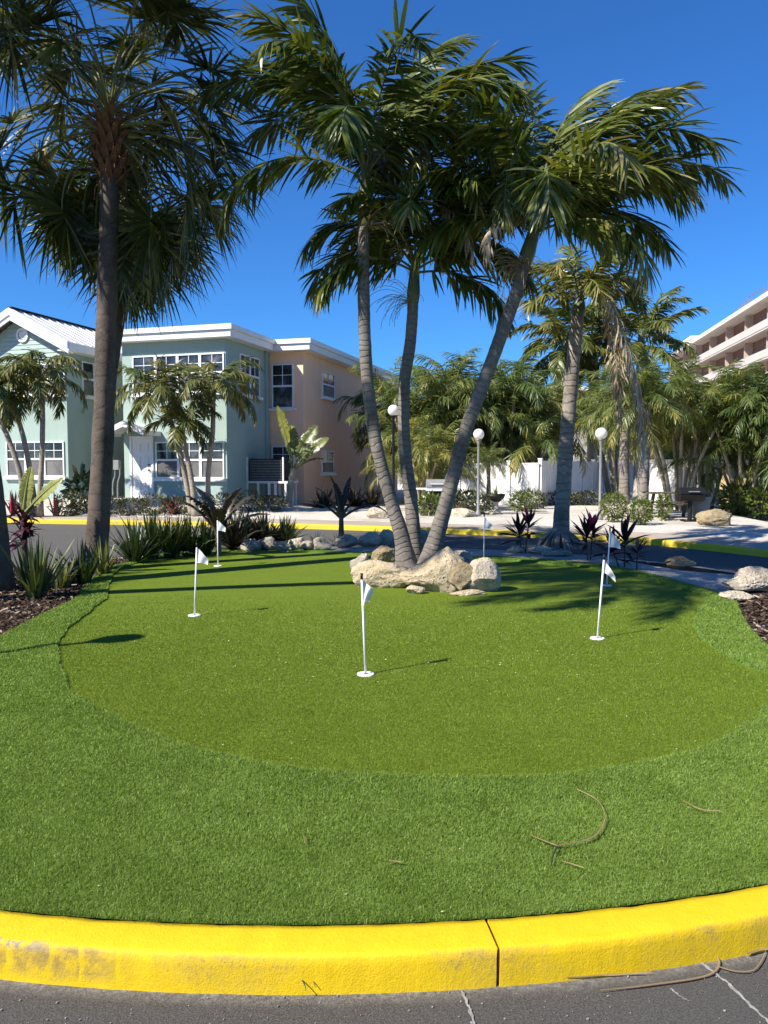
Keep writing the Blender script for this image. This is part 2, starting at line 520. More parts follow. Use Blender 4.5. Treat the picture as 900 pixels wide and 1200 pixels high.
def circ(a, b, c):
    m = np.array([[2 * (b[0] - a[0]), 2 * (b[1] - a[1])], [2 * (c[0] - a[0]), 2 * (c[1] - a[1])]])
    r_ = np.array([b @ b - a @ a, c @ c - a @ a])
    ce = np.linalg.solve(m, r_)
    return ce, np.linalg.norm(a - ce)


IC, IR = circ(P1, P2, P3)
print('island', IC, IR)
KW = 0.165        # kerb width
ROADZ = -0.128

# kerb profile (offset outward from inner edge, z, var)
prof = [(-.002, -.10, 0), (0, .000, 0), (.03, .004, .0), (.08, .003, .1), (KW - .022, .001, .35), (KW - .008, -.003, .50), (KW - .001, -.012, .58),
        (KW + .003, -.035, .66), (KW + .007, -.085, .85), (KW + .011, ROADZ - .02, 1)]
joint_p = G(583, 1110)[:2]
ja = math.atan2(joint_p[1] - IC[1], joint_p[0] - IC[0])
kb = MB()


def kerb_arc(a0, a1):
    n = max(4, int(abs(a1 - a0) * IR / .02)) if abs(a1 - a0) < 1.2 else 200
    aa = np.linspace(a0, a1, n + 1)
    V = []; va = []
    for a in aa:
        c, s_ = math.cos(a), math.sin(a)
        for (o_, z, w) in prof:
            wob = .002 * noise.noise(Vector((c * IR * 5, s_ * IR * 5, z * 12))) + .0022 * noise.noise(Vector((c * IR * 30, s_ * IR * 30, o_ * 30)))
            wz = .0018 * noise.noise(Vector((c * IR * 9, s_ * IR * 9, 3 + o_ * 8)))
            aw = 0.0
            if a in (aa[0], aa[-1]): aw = (.016 * noise.noise(Vector((o_ * 22, z * 22, 2.0 + (0 if abs(a - ja) < .01 else 5)))) ) / IR
            c, s_ = math.cos(a + aw), math.sin(a + aw)
            if o_ < .01: wob += .006 * noise.noise(Vector((c * IR * 14, s_ * IR * 14, 9)))
            rr = IR + o_ + wob
            V.append((IC[0] + c * rr, IC[1] + s_ * rr, z + wz)); va.append(w)
    m = len(prof)
    Fq = []
    for i in range(n):
        for j in range(m - 1):
            Fq.append([i * m + j, (i + 1) * m + j, (i + 1) * m + j + 1, i * m + j + 1])
    kb.add(V, Fq, np.array(va))
    for i in (0, n):
        kb.add([V[i * m + j] for j in range(m)], [list(range(m)) if i else list(range(m))[::-1]], .3)


gap = .006 / IR
kerb_arc(ja + gap, ja + 2.6 / IR)
kerb_arc(ja + 2.6 / IR + gap, R(15))
kerb_arc(R(-200), ja - 2.9 / IR - gap)
kerb_arc(ja - 2.9 / IR, ja - gap)
tag(kb.build('kerb', M['yellow'], smooth=True), kind='structure')
kb = MB()
kerb_arc(R(15.5), R(159.5))
ok_ = tag(kb.build('kerb', M['concrete'], smooth=True), kind='structure'); ok_.location.z = -.02
# dark earth core seen in the joint
kc = MB()
aa = np.linspace(-math.pi, math.pi, 160)
V = []
for a in aa:
    for (o_, z) in ((.01, -.03), (KW - .03, -.03), (KW - .03, -.16)):
        V.append((IC[0] + math.cos(a) * (IR + o_), IC[1] + math.sin(a) * (IR + o_), z))
kc.add(V, [[i * 3 + j, i * 3 + 3 + j, i * 3 + 4 + j, i * 3 + 1 + j] for i in range(159) for j in range(2)])
tag(kc.build('kerb_bedding', M['mulch']), kind='structure')

# big ground sheets
sheet('ground', [(-1500, -400), (1500, -400), (1500, 2500), (-1500, 2500)], -.22, M['far_ground'])
th = np.linspace(0, 2 * math.pi, 120, endpoint=False)
sheet('island_soil', [(IC[0] + math.cos(a) * (IR + .005), IC[1] + math.sin(a) * (IR + .005)) for a in th], -.018, M['mulch'])

turf_px_left = [(0, 746), (45, 722), (88, 701), (104, 684), (122, 671), (150, 660), (185, 650), (235, 645), (300, 642)]
turf_px_back = [(420, 646), (520, 650), (600, 653), (690, 660), (760, 672), (805, 684), (838, 693), (862, 705), (868, 718), (880, 737), (900, 757)]
tl = [G(x, y)[:2] for x, y in turf_px_left]; tb = [G(x, y)[:2] for x, y in turf_px_back]
body = catmull(np.array(tl + tb), 6, False)
# continue outward past the frame to the kerb circle on both sides
def on_circle(a): return np.array([IC[0] + math.cos(a) * IR * .999, IC[1] + math.sin(a) * IR * .999])
rp = on_circle(R(-20)); lp = on_circle(R(180 + 12))
arc = [on_circle(a) for a in np.linspace(R(-20), R(-168), 90)]
turf_poly = list(body) + [np.array(body[-1]) * .5 + rp * .5] + arc
turf_poly = np.array(turf_poly)
sheet('turf', turf_poly, 0.0, M['turf'])

gp_px = [(150, 664), (205, 652), (300, 647), (420, 650), (520, 654), (600, 658), (690, 666), (750, 678), (800, 692), (826, 703),
         (819, 718), (812, 738), (835, 760), (900, 792)]
gp_px2 = [(1010, 800), (1010, 815), (900, 826), (880, 846), (820, 880), (720, 904), (600, 914), (450, 912), (330, 902), (230, 880), (130, 841), (80, 805), (68, 768),
          (74, 745), (100, 722), (124, 703), (127, 688), (135, 674)]
green_poly = catmull(np.array([G(x, y)[:2] for x, y in gp_px + gp_px2]), 14)
green_poly = np.array([p_ + np.array([noise.noise(Vector((p_[0] * 2.3, p_[1] * 2.3, 0))), noise.noise(Vector((p_[0] * 2.3, p_[1] * 2.3, 9)))]) * .035
                       + np.array([noise.noise(Vector((p_[0] * 9, p_[1] * 9, 3))), noise.noise(Vector((p_[0] * 9, p_[1] * 9, 7)))]) * .012 for p_ in green_poly])
_t = np.roll(green_poly, -1, 0) - np.roll(green_poly, 1, 0); _t /= np.linalg.norm(_t, axis=1)[:, None]
_n = np.column_stack([_t[:, 1], -_t[:, 0]])
if inpoly(green_poly[:1] + _n[:1] * .05, green_poly)[0]: _n = -_n
LIP = ((0, .004), (.004, .020), (.05, .022), (.16, .014), (.34, .0005))


def lip_h(p):
    out = np.zeros(len(p))
    for i in range(0, len(p), 20000):
        q = p[i:i + 20000]
        d = np.full(len(q), 9.0)
        for c in green_poly[::2]: d = np.minimum(d, (q[:, 0] - c[0]) ** 2 + (q[:, 1] - c[1]) ** 2)
        out[i:i + 20000] = np.interp(np.sqrt(d), [a_ for a_, _ in LIP], [b_ for _, b_ in LIP])
    return out


_mb = MB(); _V = []
for i in range(len(green_poly)):
    for (o_, z_) in LIP: _V.append((*(green_poly[i] + _n[i] * o_), z_))
_N = len(green_poly); _L = len(LIP)
_mb.add(_V, [[i * _L + j, i * _L + j + 1, ((i + 1) % _N) * _L + j + 1, ((i + 1) % _N) * _L + j] for i in range(_N) for j in range(_L - 1)])
tag(_mb.build('turf_edge', M['turf'], None, True), kind='structure')
sheet('putting_green', green_poly, 0.008, M['green'])


def fibres(name, mask, regions, mat, hgt, wid, lean, cat, label, zf=None):
    mb = MB()
    for (y0, y1, dens, sc_) in regions:
        x0, x1 = -y1 * .53, y1 * .53
        n = int((x1 - x0) * (y1 - y0) * dens)
        p = np.column_stack([rng.uniform(x0, x1, n), rng.uniform(y0, y1, n)])
        keep = (np.abs(p[:, 0]) < p[:, 1] * .53 + .05) & mask(p)
        p = p[keep]; n = len(p)
        if n == 0: continue
        a = rng.uniform(0, 2 * math.pi, n)
        h = hgt * rng.uniform(.65, 1.15, n) * min(1.35, .8 + .2 * sc_)
        w = wid * rng.uniform(.7, 1.3, n) * sc_
        ld = rng.uniform(0, 2 * math.pi, n); lm = rng.uniform(.1, 1, n) * lean
        b = np.column_stack([p, np.full(n, .001) if zf is None else zf(p)])
        wd = np.column_stack([np.cos(a), np.sin(a), np.zeros(n)]) * w[:, None] * .5
        l1 = np.column_stack([np.cos(ld) * lm * .45 * h, np.sin(ld) * lm * .45 * h, h * .62])
        l2 = np.column_stack([np.cos(ld) * lm * 1.25 * h, np.sin(ld) * lm * 1.25 * h - .15 * h, h * rng.uniform(.75, 1.0, n)])
        V = np.stack([b - wd, b + wd, b + l1 + wd * .8, b + l1 - wd * .8, b + l2], 1).reshape(-1, 3)
        i0 = np.arange(n) * 5
        cl = np.array([noise.noise(Vector((q[0] * 3.2, q[1] * 3.2, 1.7))) for q in p]) * .16 if n < 400000 else 0
        va = np.clip(rng.beta(2.2, 2.6, n) + cl, 0, 1)
        va = np.where(rng.random(n) < .03, rng.uniform(.9, 1, n), va * .9)
        va = np.repeat(va, 5)
        base = mb.n
        mb.add(V, np.column_stack([i0, i0 + 1, i0 + 2, i0 + 3]), va)
        mb.f.append(np.column_stack([i0 + 3, i0 + 2, i0 + 4]) + base); mb.m.append(np.zeros(n))
    o = mb.build(name, mat)
    return tag(o, kind='stuff')


gbb = green_poly
fibres('grass', lambda p: inpoly(p, turf_poly) & ~inpoly(p, gbb) & (np.hypot(p[:, 0] - IC[0], p[:, 1] - IC[1]) < IR + .004),
       [(y_, y_ + .4, 740000 / y_ ** 2, y_ / 2.9) for y_ in np.arange(2.4, 13.5, .4)], M['turf_blade'], .018, .0021, 1.0, 'grass', '', lip_h)
fibres('putting_grass', lambda p: inpoly(p, gbb),
       [(y_, y_ + .4, (560000 if y_ < 6.6 else 560000 * max(0, (9.4 - y_) / 2.8)) / y_ ** 2, y_ / 3.9) for y_ in np.arange(3.4, 9.3, .4)], M['green_blade'], .012, .0022, 1.0, 'grass', '', lambda p: np.full(len(p), .006))

# specks of fallen bits on the green
mb = MB()
def specks(mb, n, px0, px1, py0, py1, s):
    for i in range(n):
        q = G(random.uniform(px0, px1), random.uniform(py0, py1), .020)
        a = random.uniform(0, 6.28); L = s * random.uniform(.5, 1.5)
        d = np.array([math.cos(a), math.sin(a), random.uniform(-.1, .3)]) * L; e = np.array([-math.sin(a), math.cos(a), .1]) * L * random.uniform(.25, .6)
        mb.add([q - d - e, q + d - e, q + d + e, q - d + e], [[0, 1, 2, 3]], random.uniform(.5, 1))
specks(mb, 330, 250, 780, 690, 800, .0055)
specks(mb, 60, 120, 860, 800, 900, .004)
specks(mb, 14, 50, 880, 900, 1070, .004)
M['fleck'] = plain('fallen_petal', (.66, .62, .40), (.52, .46, .28), 40, .8, .1)
tag(mb.build('leaf_litter', M['fleck']), kind='stuff')

# mulch chips
mb = MB()
def chips(n, xr, yr):
    got = 0
    while got < n:
        p = np.column_stack([rng.uniform(*xr, 4000), rng.uniform(*yr, 4000)])
        k_ = ~inpoly(p, turf_poly) & (np.hypot(p[:, 0] - IC[0], p[:, 1] - IC[1]) < IR - .02)
        for q in p[k_]:
            L = random.uniform(.015, .05); W = random.uniform(.006, .016)
            a = random.uniform(0, 6.28); t = random.uniform(-.5, .5)
            c = np.array([q[0], q[1], random.uniform(-.012, .022)])
            d = np.array([math.cos(a) * math.cos(t), math.sin(a) * math.cos(t), math.sin(t)]) * L
            e = np.array([-math.sin(a), math.cos(a), random.uniform(-.6, .6)]) * W
            mb.add([c - d - e, c + d - e * .7, c + d + e * .8, c - d + e], [[0, 1, 2, 3]], min(1, max(0, random.gauss(.5, .3))))
            got += 1
            if got >= n: break
chips(5200, (-6.4, -2.6), (6.5, 11.5))
chips(2600, (3.4, 5.6), (6.0, 9.5))
chips(2200, (-6.2, -1.5), (11, 14.5))
tag(mb.build('mulch', M['chip']), kind='stuff')

# grey gravel strip at the back of the island
gr_px = [(300, 645), (420, 649), (520, 653), (600, 656), (690, 663), (760, 675), (805, 687), (845, 697), (905, 684), (905, 676), (800, 668), (720, 655), (640, 645), (520, 640), (400, 636), (300, 634)]
gpts = [G(x, y)[:2] for x, y in gr_px]
gpts = [p if np.hypot(*(p - IC)) < IR - .02 else IC + (p - IC) / np.hypot(*(p - IC)) * (IR - .02) for p in gpts]
sheet('gravel_bed', catmull(np.array(gpts), 4), -.006, M['gravel_grey'])

# roads
sheet('road', [(IC[0] + math.cos(a) * 26, IC[1] - 4 + math.sin(a) * 26) for a in th], ROADZ, M['asphalt'])
# dusty strip along the near kerb and pale cracks
def ring_strip(name, a0, a1, r0, r1, z, mat, n=260):
    mb = MB(); V = []
    for a in np.linspace(a0, a1, n):
        w = noise.noise(Vector((a * 60, 0, 0))) * .022 + noise.noise(Vector((a * 220, 5, 0))) * .016
        for r_ in (r0, r1 + w):
            V.append((IC[0] + math.cos(a) * r_, IC[1] + math.sin(a) * r_, z))
    mb.add(V, [[2 * i, 2 * i + 1, 2 * i + 3, 2 * i + 2] for i in range(n - 1)])
    return tag(mb.build(name, mat), kind='structure')


def crack(pts, w):
    P = np.array([G(x, y, ROADZ + .005) for x, y in pts])
    P = catmull(P, 14, False)
    mb = MB(); V = []
    for i, q in enumerate(P):
        t = P[min(i + 1, len(P) - 1)] - P[max(i - 1, 0)]; t /= np.linalg.norm(t)
        s_ = np.array([-t[1], t[0], 0])
        ww = w * max(.12, 1 + .9 * noise.noise(Vector((i * 1.9, w * 5, 8))) + .6 * noise.noise(Vector((i * .7, w * 99, 0))) + .5 * noise.noise(Vector((i * .23, w * 9, 4))))
        off = s_ * w * .5 * noise.noise(Vector((i * .5, 2, w * 50)))
        V += [q + off - s_ * ww * .5, q + off + s_ * ww * .5]
    mb.add(V, [[2 * i, 2 * i + 1, 2 * i + 3, 2 * i + 2] for i in range(len(P) - 1)])
    tag(mb.build('road_crack', M['crack']), kind='structure')
crack([(541, 1160), (549, 1180), (556, 1202), (560, 1240)], .008)
crack([(822, 1128), (850, 1150), (880, 1178), (910, 1206)], .010)
crack([(786, 1158), (798, 1168), (808, 1173)], .005)
# pale flecks and grit on the asphalt
mb = MB()
for i in range(150):
    q = G(random.uniform(-20, 920), random.uniform(1135, 1215), ROADZ + .003)
    if np.hypot(*(q[:2] - IC)) < IR + KW + .015: continue
    s_ = random.uniform(.0010, .0026) * random.choice((1, 1, 1, 1.8)); a0 = random.uniform(0, 6)
    n = 5
    top = [q + np.array([math.cos(a0 + j * 6.283 / n), math.sin(a0 + j * 6.283 / n), 0]) * s_ * random.uniform(.6, 1.2) + np.array([0, 0, s_ * .6]) for j in range(n)]
    bot = [t + np.array([0, 0, -s_ * .8]) for t in top]
    mb.add(top + bot, [[j, n + j, n + (j + 1) % n, (j + 1) % n] for j in range(n)], random.random())
    mb.f.append(np.array([list(range(n))]) + mb.n - 2 * n); mb.m.append(np.zeros(1))
tag(mb.build('grit', M['crack']), kind='stuff')

# ---- far side: kerb, pavement, gravel terrain
fk_px = [(-260, 603), (-100, 606), (56, 610), (200, 612), (350, 615.5), (450, 618.5), (587, 623.5), (667, 628), (748, 632.5), (800, 637), (861, 643), (960, 655), (1080, 676)]
fk = catmull(np.array([G(x, y, -.03)[:2] for x, y in fk_px]), 8, False)


def offset(poly, d):
    t = np.gradient(poly, axis=0); t /= np.linalg.norm(t, axis=1)[:, None]
    return poly + np.column_stack([-t[:, 1], t[:, 0]]) * d


PAVE_W = 1.35
far_edge = offset(fk, PAVE_W)


def terr(x, y):
    # height of the gravel beds beyond the pavement
    d = np.min(np.hypot(far_edge[:, 0] - x, far_edge[:, 1] - y))
    r_ = min(1, max(0, d / 2.6)); r_ = r_ * r_ * (3 - 2 * r_)
    lf = min(1, max(0, (-2.2 - x) / 4.5))
    return .02 + r_ * (.06 + .34 * lf) + .03 * noise.noise(Vector((x * .8, y * .8, 0))) * r_


mb = MB(); V = []; va = []
inner = offset(fk, .16)
for i in range(len(fk)):
    nrm = (inner[i] - fk[i]) / .16
    for (o_, z) in ((-.015, -.17), (0, -.03), (.02, -.006), (.16, 0.0), (.165, -.05)):
        V.append((fk[i][0] + nrm[0] * o_, fk[i][1] + nrm[1] * o_, z + .004))
mb.add(V, [[i * 5 + j, i * 5 + j + 1, (i + 1) * 5 + j + 1, (i + 1) * 5 + j] for i in range(len(fk) - 1) for j in range(4)])
o = mb.build('kerb', M['yellow_far'], smooth=False); tag(o, kind='structure')
mb = MB(); V = []
for i in range(len(fk)):
    V += [(*inner[i], 0.0), (*far_edge[i], .012)]
mb.add(V, [[2 * i, 2 * i + 2, 2 * i + 3, 2 * i + 1] for i in range(len(fk) - 1)])
tag(mb.build('pavement', M['pavement']), kind='structure')
# gravel terrain: rows moving out from the pavement edge
mb = MB(); V = []
offs = [0, .3, .6, 1, 1.5, 2, 2.6, 3.4, 4.5, 6, 8, 11, 15, 20, 28, 40]
rows = []
for j, d in enumerate(offs):
    e = far_edge + np.array([.12, .99]) * d
    for q in e:
        V.append((q[0], q[1], terr(q[0], q[1]) + (0.0 if j else -.004)))
nn = len(fk)
mb.add(V, [[j * nn + i, j * nn + i + 1, (j + 1) * nn + i + 1, (j + 1) * nn + i] for j in range(len(offs) - 1) for i in range(nn - 1)])
tag(mb.build('gravel', M['gravel'], smooth=True), kind='structure')


def T(px, py_unused, Y):
    """ground point on the far side, on the pixel column px at depth Y"""
    x = (px - 450) / F * Y
    return np.array([x, Y, terr(x, Y)])

# ------------------------------------------------------------------ plants: generators
def norm(v): return v / (np.linalg.norm(v, axis=-1, keepdims=True) + 1e-9)


def blades(mb, base, d0, nrm, length, width, droop, prof, var, nseg=4, twist=0.0):
    """many ribbon leaves at once. base,d0,nrm (N,3); droop (N,) bend towards the ground"""
    N = len(base)
    p = base.copy(); d = norm(d0); step = (length / nseg)[:, None]
    secs = []
    g_ = np.array([0, 0, -1.0])
    for s_ in range(nseg + 1):
        w = norm(np.cross(d, nrm))
        if np.ndim(twist) or twist:
            tw = (twist * s_ / nseg)
            n2 = norm(np.cross(w, d))
            w = w * np.cos(tw)[:, None] + n2 * np.sin(tw)[:, None]
        hw = (width * prof[s_] * .5)[:, None]
        secs.append(p - w * hw); secs.append(p + w * hw)
        d = norm(d + g_ * (droop * (s_ + 1) / nseg)[:, None] * (1.2 / nseg) * 1.0)
        p = p + d * step
    V = np.stack(secs, 1).reshape(-1, 3)
    k_ = 2 * (nseg + 1)
    i0 = np.arange(N)[:, None] * k_
    Fq = np.concatenate([i0 + np.array([2 * s_, 2 * s_ + 1, 2 * s_ + 3, 2 * s_ + 2]) for s_ in range(nseg)])
    mb.add(V, Fq, np.repeat(var, k_))


def frond(leaf, stalk, base, az, el, L, droop, n=44, ll=.62, lw=.042, V=35, limp=.7, seed=0, var0=.4, sr=.016, pet=.14, swerve=0.0, power=1.35, vspread=.16, tipyellow=.25):
    r_ = np.random.default_rng(seed)
    M_ = 22
    s = np.linspace(0, 1, M_)
    e = R(el) - R(droop) * s ** power
    a = R(az) + R(swerve) * s
    T_ = np.column_stack([np.cos(e) * np.cos(a), np.cos(e) * np.sin(a), np.sin(e)])
    pts = np.concatenate([[np.zeros(3)], np.cumsum(T_[:-1] * (L / (M_ - 1)), 0)]) + np.asarray(base)
    stalk.tube(pts, np.linspace(sr, sr * .2, M_), 5, False, .5)
    # leaflets
    sl = np.linspace(pet, .995, n)
    for side in (-1, 1):
        q = sl + r_.normal(0, .006, n)
        q = np.clip(q, pet, 1)
        fi = q * (M_ - 1); i0 = np.minimum(fi.astype(int), M_ - 2); ft = (fi - i0)[:, None]
        b = pts[i0] * (1 - ft) + pts[i0 + 1] * ft
        t = norm(T_[i0] * (1 - ft) + T_[i0 + 1] * ft)
        aa = a[i0]
        S = np.column_stack([-np.sin(aa), np.cos(aa), np.zeros(n)])
        N_ = norm(np.cross(t, S) * -1.0)
        N_ = np.where(N_[:, 2:3] < -0.999, -N_, N_)
        u = (q - pet) / (1 - pet)
        ang = R(68) - R(42) * u + r_.normal(0, .14, n)
        va = R(V) * (1 - .35 * u) + r_.normal(0, .36, n)
        d = t * np.cos(ang)[:, None] + (S * side * np.cos(va)[:, None] + N_ * np.sin(va)[:, None]) * np.sin(ang)[:, None]
        ln = ll * (.50 + .62 * np.sin(np.pi * (.12 + .72 * u)) - .22 * u) * r_.uniform(.85, 1.1, n)
        wd = lw * (.75 + .35 * np.sin(np.pi * u)) * r_.uniform(.8, 1.2, n)
        dr = limp * r_.uniform(.5, 1.5, n)
        vr = np.clip(var0 + r_.normal(0, vspread, n) + tipyellow * (u > .93), 0, .97)
        blades(leaf, b, d, N_ + S * side * -.3 + r_.normal(0, .25, (n, 3)), ln, wd, dr, [.45, 1, .95, .65, .06], vr, 4, r_.normal(0, .5, n))


def fan(leaf, stalk, base, az, el, pet, Rl, droop, seed=0, var0=.4, nseg=36, w=.052, limp=1.0):
    r_ = np.random.default_rng(seed)
    M_ = 12
    s = np.linspace(0, 1, M_)
    e = R(el) - R(droop) * s ** 1.4
    a0 = R(az)
    T_ = np.column_stack([np.cos(e) * math.cos(a0), np.cos(e) * math.sin(a0), np.sin(e)])
    pts = np.concatenate([[np.zeros(3)], np.cumsum(T_[:-1] * (pet / (M_ - 1)), 0)]) + np.asarray(base)
    stalk.tube(pts, np.linspace(.022, .011, M_), 5, False, .5)
    h = pts[-1]; t = T_[-1]
    S = np.array([-math.sin(a0), math.cos(a0), 0]); Nn = np.cross(S, t) * -1
    if Nn[2] < 0 and abs(t[2]) < .98: Nn = -Nn
    roll = r_.normal(0, .35)
    S2 = S * math.cos(roll) + Nn * math.sin(roll); N2 = Nn * math.cos(roll) - S * math.sin(roll)
    # costa bends down
    th_ = np.linspace(-R(140), R(140), nseg) + r_.normal(0, .03, nseg)
    cb = np.abs(np.cos(np.clip(th_, -1.5, 1.5)))
    b = h + t * (cb * .22 * Rl)[:, None] - N2 * (cb * .05)[:, None]
    fold = .38
    d = t * np.cos(th_)[:, None] + S2 * np.sin(th_)[:, None] + N2 * (fold * np.abs(np.sin(th_)))[:, None] - N2 * (.35 * cb)[:, None]
    ln = Rl * (.72 + .28 * np.cos(th_ * .6)) * r_.uniform(.86, 1.08, nseg)
    wd = w * r_.uniform(.8, 1.2, nseg)
    vr = np.clip(var0 + r_.normal(0, .2, nseg), 0, 1)
    blades(leaf, b, d, np.tile(N2, (nseg, 1)) + r_.normal(0, .35, (nseg, 3)), ln, wd, limp * r_.uniform(.5, 1.9, nseg), [.55, 1.0, .8, .45, .03], vr, 4, r_.normal(0, .4, nseg))


def trunk_path(pix, Y0, Y1=None, z0=None, n=70):
    Y1 = Y0 if Y1 is None else Y1
    k_ = len(pix)
    P = [A(x, y, Y0 + (Y1 - Y0) * i / (k_ - 1)) for i, (x, y) in enumerate(pix)]
    if z0 is not None: P[0][2] = z0
    P = catmull(np.array(P), 16, False)
    # resample
    d = np.concatenate([[0], np.cumsum(np.linalg.norm(np.diff(P, axis=0), axis=1))])
    u = np.linspace(0, d[-1], n)
    return np.column_stack([np.interp(u, d, P[:, i]) for i in range(3)])


def trunk_radius(n, r0, r1, flare, ringamp=.02, L=6.0, rings=9):
    s = np.linspace(0, 1, n)
    rr = r0 + (r1 - r0) * s + flare * np.exp(-s * L / .28)
    return rr * (1 + ringamp * np.sin(s * L * rings * 2 * math.pi))


def feather_palm(label, path, r0, r1, flare, fronds, group=None, shaft=.9, leaf='palm', bark='trunk', name='palm_tree', ll=.70, lw=.046, seed=0, n=70, var0=.42, limp=.6, extra=None, V=35, shaft_r=1.05):
    base = path[0]
    root = thing(name, base, label, 'palm tree', group)
    mb = MB()
    L = np.sum(np.linalg.norm(np.diff(path, axis=0), axis=1))
    mb.tube(path, trunk_radius(len(path), r0, r1, flare, .018, L), 18, True, None, 0, .10, seed)
    mb.build('trunk', M[bark], root, True)
    top = path[-1]; t = norm(path[-1] - path[-4])
    if shaft > 0:
        mb = MB()
        sp = np.array([top - t * .05, top + t * shaft * .25, top + t * shaft * .6, top + t * shaft])
        mb.tube(catmull(sp, 5, False), np.interp(np.linspace(0, 1, 16), [0, .25, .7, 1], [r1 * 1.02, r1 * 1.18 * shaft_r, r1 * .95, r1 * .5]), 14, True, .5)
        mb.build('crownshaft', M['stem_green'], root, True)
    ctr = top + t * shaft * .85
    for i, f_ in enumerate(fronds):
        az, el, L_, dr = f_[:4]
        kw = f_[4] if len(f_) > 4 else {}
        lf = MB(); st = MB()
        off = np.array([math.cos(R(az)), math.sin(R(az)), 0]) * r1 * .4 - t * (.22 * shaft * max(0, (60 - el) / 60))
        args = dict(n=n, ll=ll, lw=lw, limp=limp, seed=seed * 97 + i, var0=var0 + random.uniform(-.12, .16), V=V, sr=.02, swerve=random.uniform(-14, 14))
        args.update(kw)
        frond(lf, st, ctr + off, az, el, L_, dr, **args)
        o = lf.build('frond', M[leaf], root)
        st.build('stalk', M['rachis'], o)
    return root, ctr, t


def auto_fronds(n, L, seed, emin=-5, emax=80, dr=(70, 110), extra=None):
    r_ = random.Random(seed)
    out = []
    for i in range(n):
        u = (i + .5) / n
        el = emax - (emax - emin) * u + r_.uniform(-6, 6)
        out.append((i * 137.5 + r_.uniform(-15, 15) + seed * 40, el, L * r_.uniform(.85, 1.08) * (1 - .12 * (u > .8)), r_.uniform(*dr)))
    return out


# ------------------------------------------------------------------ the three palms in the middle of the island
PY = 11.0
pA = trunk_path([(478, 666), (471, 630), (457, 583), (440, 517), (431, 450), (427, 383), (426, 310), (427, 262)], 10.9, 10.9, 0.0)
fA = [(345, 62, 2.6, 100), (110, 64, 2.6, 80), (45, 60, 2.6, 85),
      (180, 68, 2.9, 105), (190, 26, 2.3, 105), (188, 85, 2.7, 50), (4, 66, 2.75, 78), (62, 74, 2.6, 65), (238, 70, 2.5, 115),
      (292, 68, 2.5, 118), (335, 48, 2.1, 120), (140, 62, 2.6, 95), (30, 38, 2.2, 105), (262, 45, 2.0, 125), (215, 78, 2.5, 85), (20, 80, 2.5, 60),
      (165, 78, 2.6, 90), (80, 50, 2.3, 100)]
rA, cA, tA = feather_palm('tallest of three palms in the boulder pile, its trunk curving up to the left',
                          pA, .094, .082, .17, fA, 'palms growing out of the boulder pile', shaft=.85, seed=1)
pB = trunk_path([(487, 662), (483, 600), (474, 520), (474, 450), (481, 400), (484, 352)], 11.4, 11.4, 0.0)
fB = [(340, 60, 2.0, 110), (110, 70, 2.1, 80), (178, 58, 2.0, 130), (205, 20, 1.7, 95), (2, 46, 1.9, 115), (345, 28, 1.9, 95), (175, 84, 2.1, 55), (55, 65, 2.1, 80), (130, 60, 2.0, 95), (270, 58, 1.8, 115),
      (305, 68, 1.9, 105), (232, 62, 1.9, 110), (15, 10, 1.7, 80), (160, 38, 1.9, 110)]
rB, cB, tB = feather_palm('shorter middle palm of the three in the boulder pile',
                          pB, .100, .080, .10, fB, 'palms growing out of the boulder pile', shaft=.6, seed=2, ll=.62)
pC = trunk_path([(497, 662), (514, 620), (529, 567), (543, 513), (563, 458), (583, 405), (602, 352), (616, 305)], 10.8, 10.7, 0.0)
fC = [(15, 74, 3.2, 78), (50, 64, 3.0, 85), (130, 84, 2.4, 50), (25, 55, 3.1, 80), (8, 46, 3.2, 72), (35, 70, 3.3, 68), (355, 62, 3.0, 92),
      (20, 86, 2.4, 55), (85, 85, 2.6, 42), (140, 86, 2.4, 45), (150, 76, 2.6, 75), (60, 80, 2.4, 65), (28, 70, 2.5, 95), (8, 54, 2.5, 105), (338, 50, 2.3, 100), (300, 55, 2.2, 120), (268, 42, 2.0, 125), (195, 60, 2.1, 120),
      (180, 28, 1.9, 105), (322, 12, 2.0, 95), (60, 72, 2.5, 75), (40, 45, 2.4, 100), (120, 50, 2.2, 100), (230, 74, 2.2, 95), (350, 76, 2.4, 85), (20, 34, 2.3, 90)]
rC, cC, tC = feather_palm('palm in the boulder pile with its trunk leaning far to the right',
                          pC, .106, .086, .13, fC, 'palms growing out of the boulder pile', shaft=.55, seed=3, var0=.52)


def inflorescence(root, ctr, az, el, L, mat, seed, n=34, spread=.5, thick=.0035):
    r_ = np.random.default_rng(seed)
    mb = MB()
    for i in range(n):
        s = np.linspace(0, 1, 8)
        a = R(az) + r_.normal(0, spread); e = R(el) + r_.normal(0, spread * .7)
        ee = e - R(95) * s ** 1.3
        T_ = np.column_stack([np.cos(ee) * math.cos(a), np.cos(ee) * math.sin(a), np.sin(ee)])
        pts = np.concatenate([[np.zeros(3)], np.cumsum(T_[:-1] * (L * r_.uniform(.6, 1.1) / 7), 0)]) + ctr
        mb.tube(pts, thick, 4, False, .5)
    mb.build('flower_stalk', mat, root)


M['flower'] = plain('dry_flower_stalk', (.42, .34, .20), (.30, .23, .13), 6, .8, .1)
inflorescence(rB, cB - tB * .55, 240, 20, .75, M['flower'], 5)
inflorescence(rA, cA - tA * .8, 320, 30, .8, M['flower'], 6)
inflorescence(rC, cC - tC * .55, 215, 10, .8, M['flower'], 8)


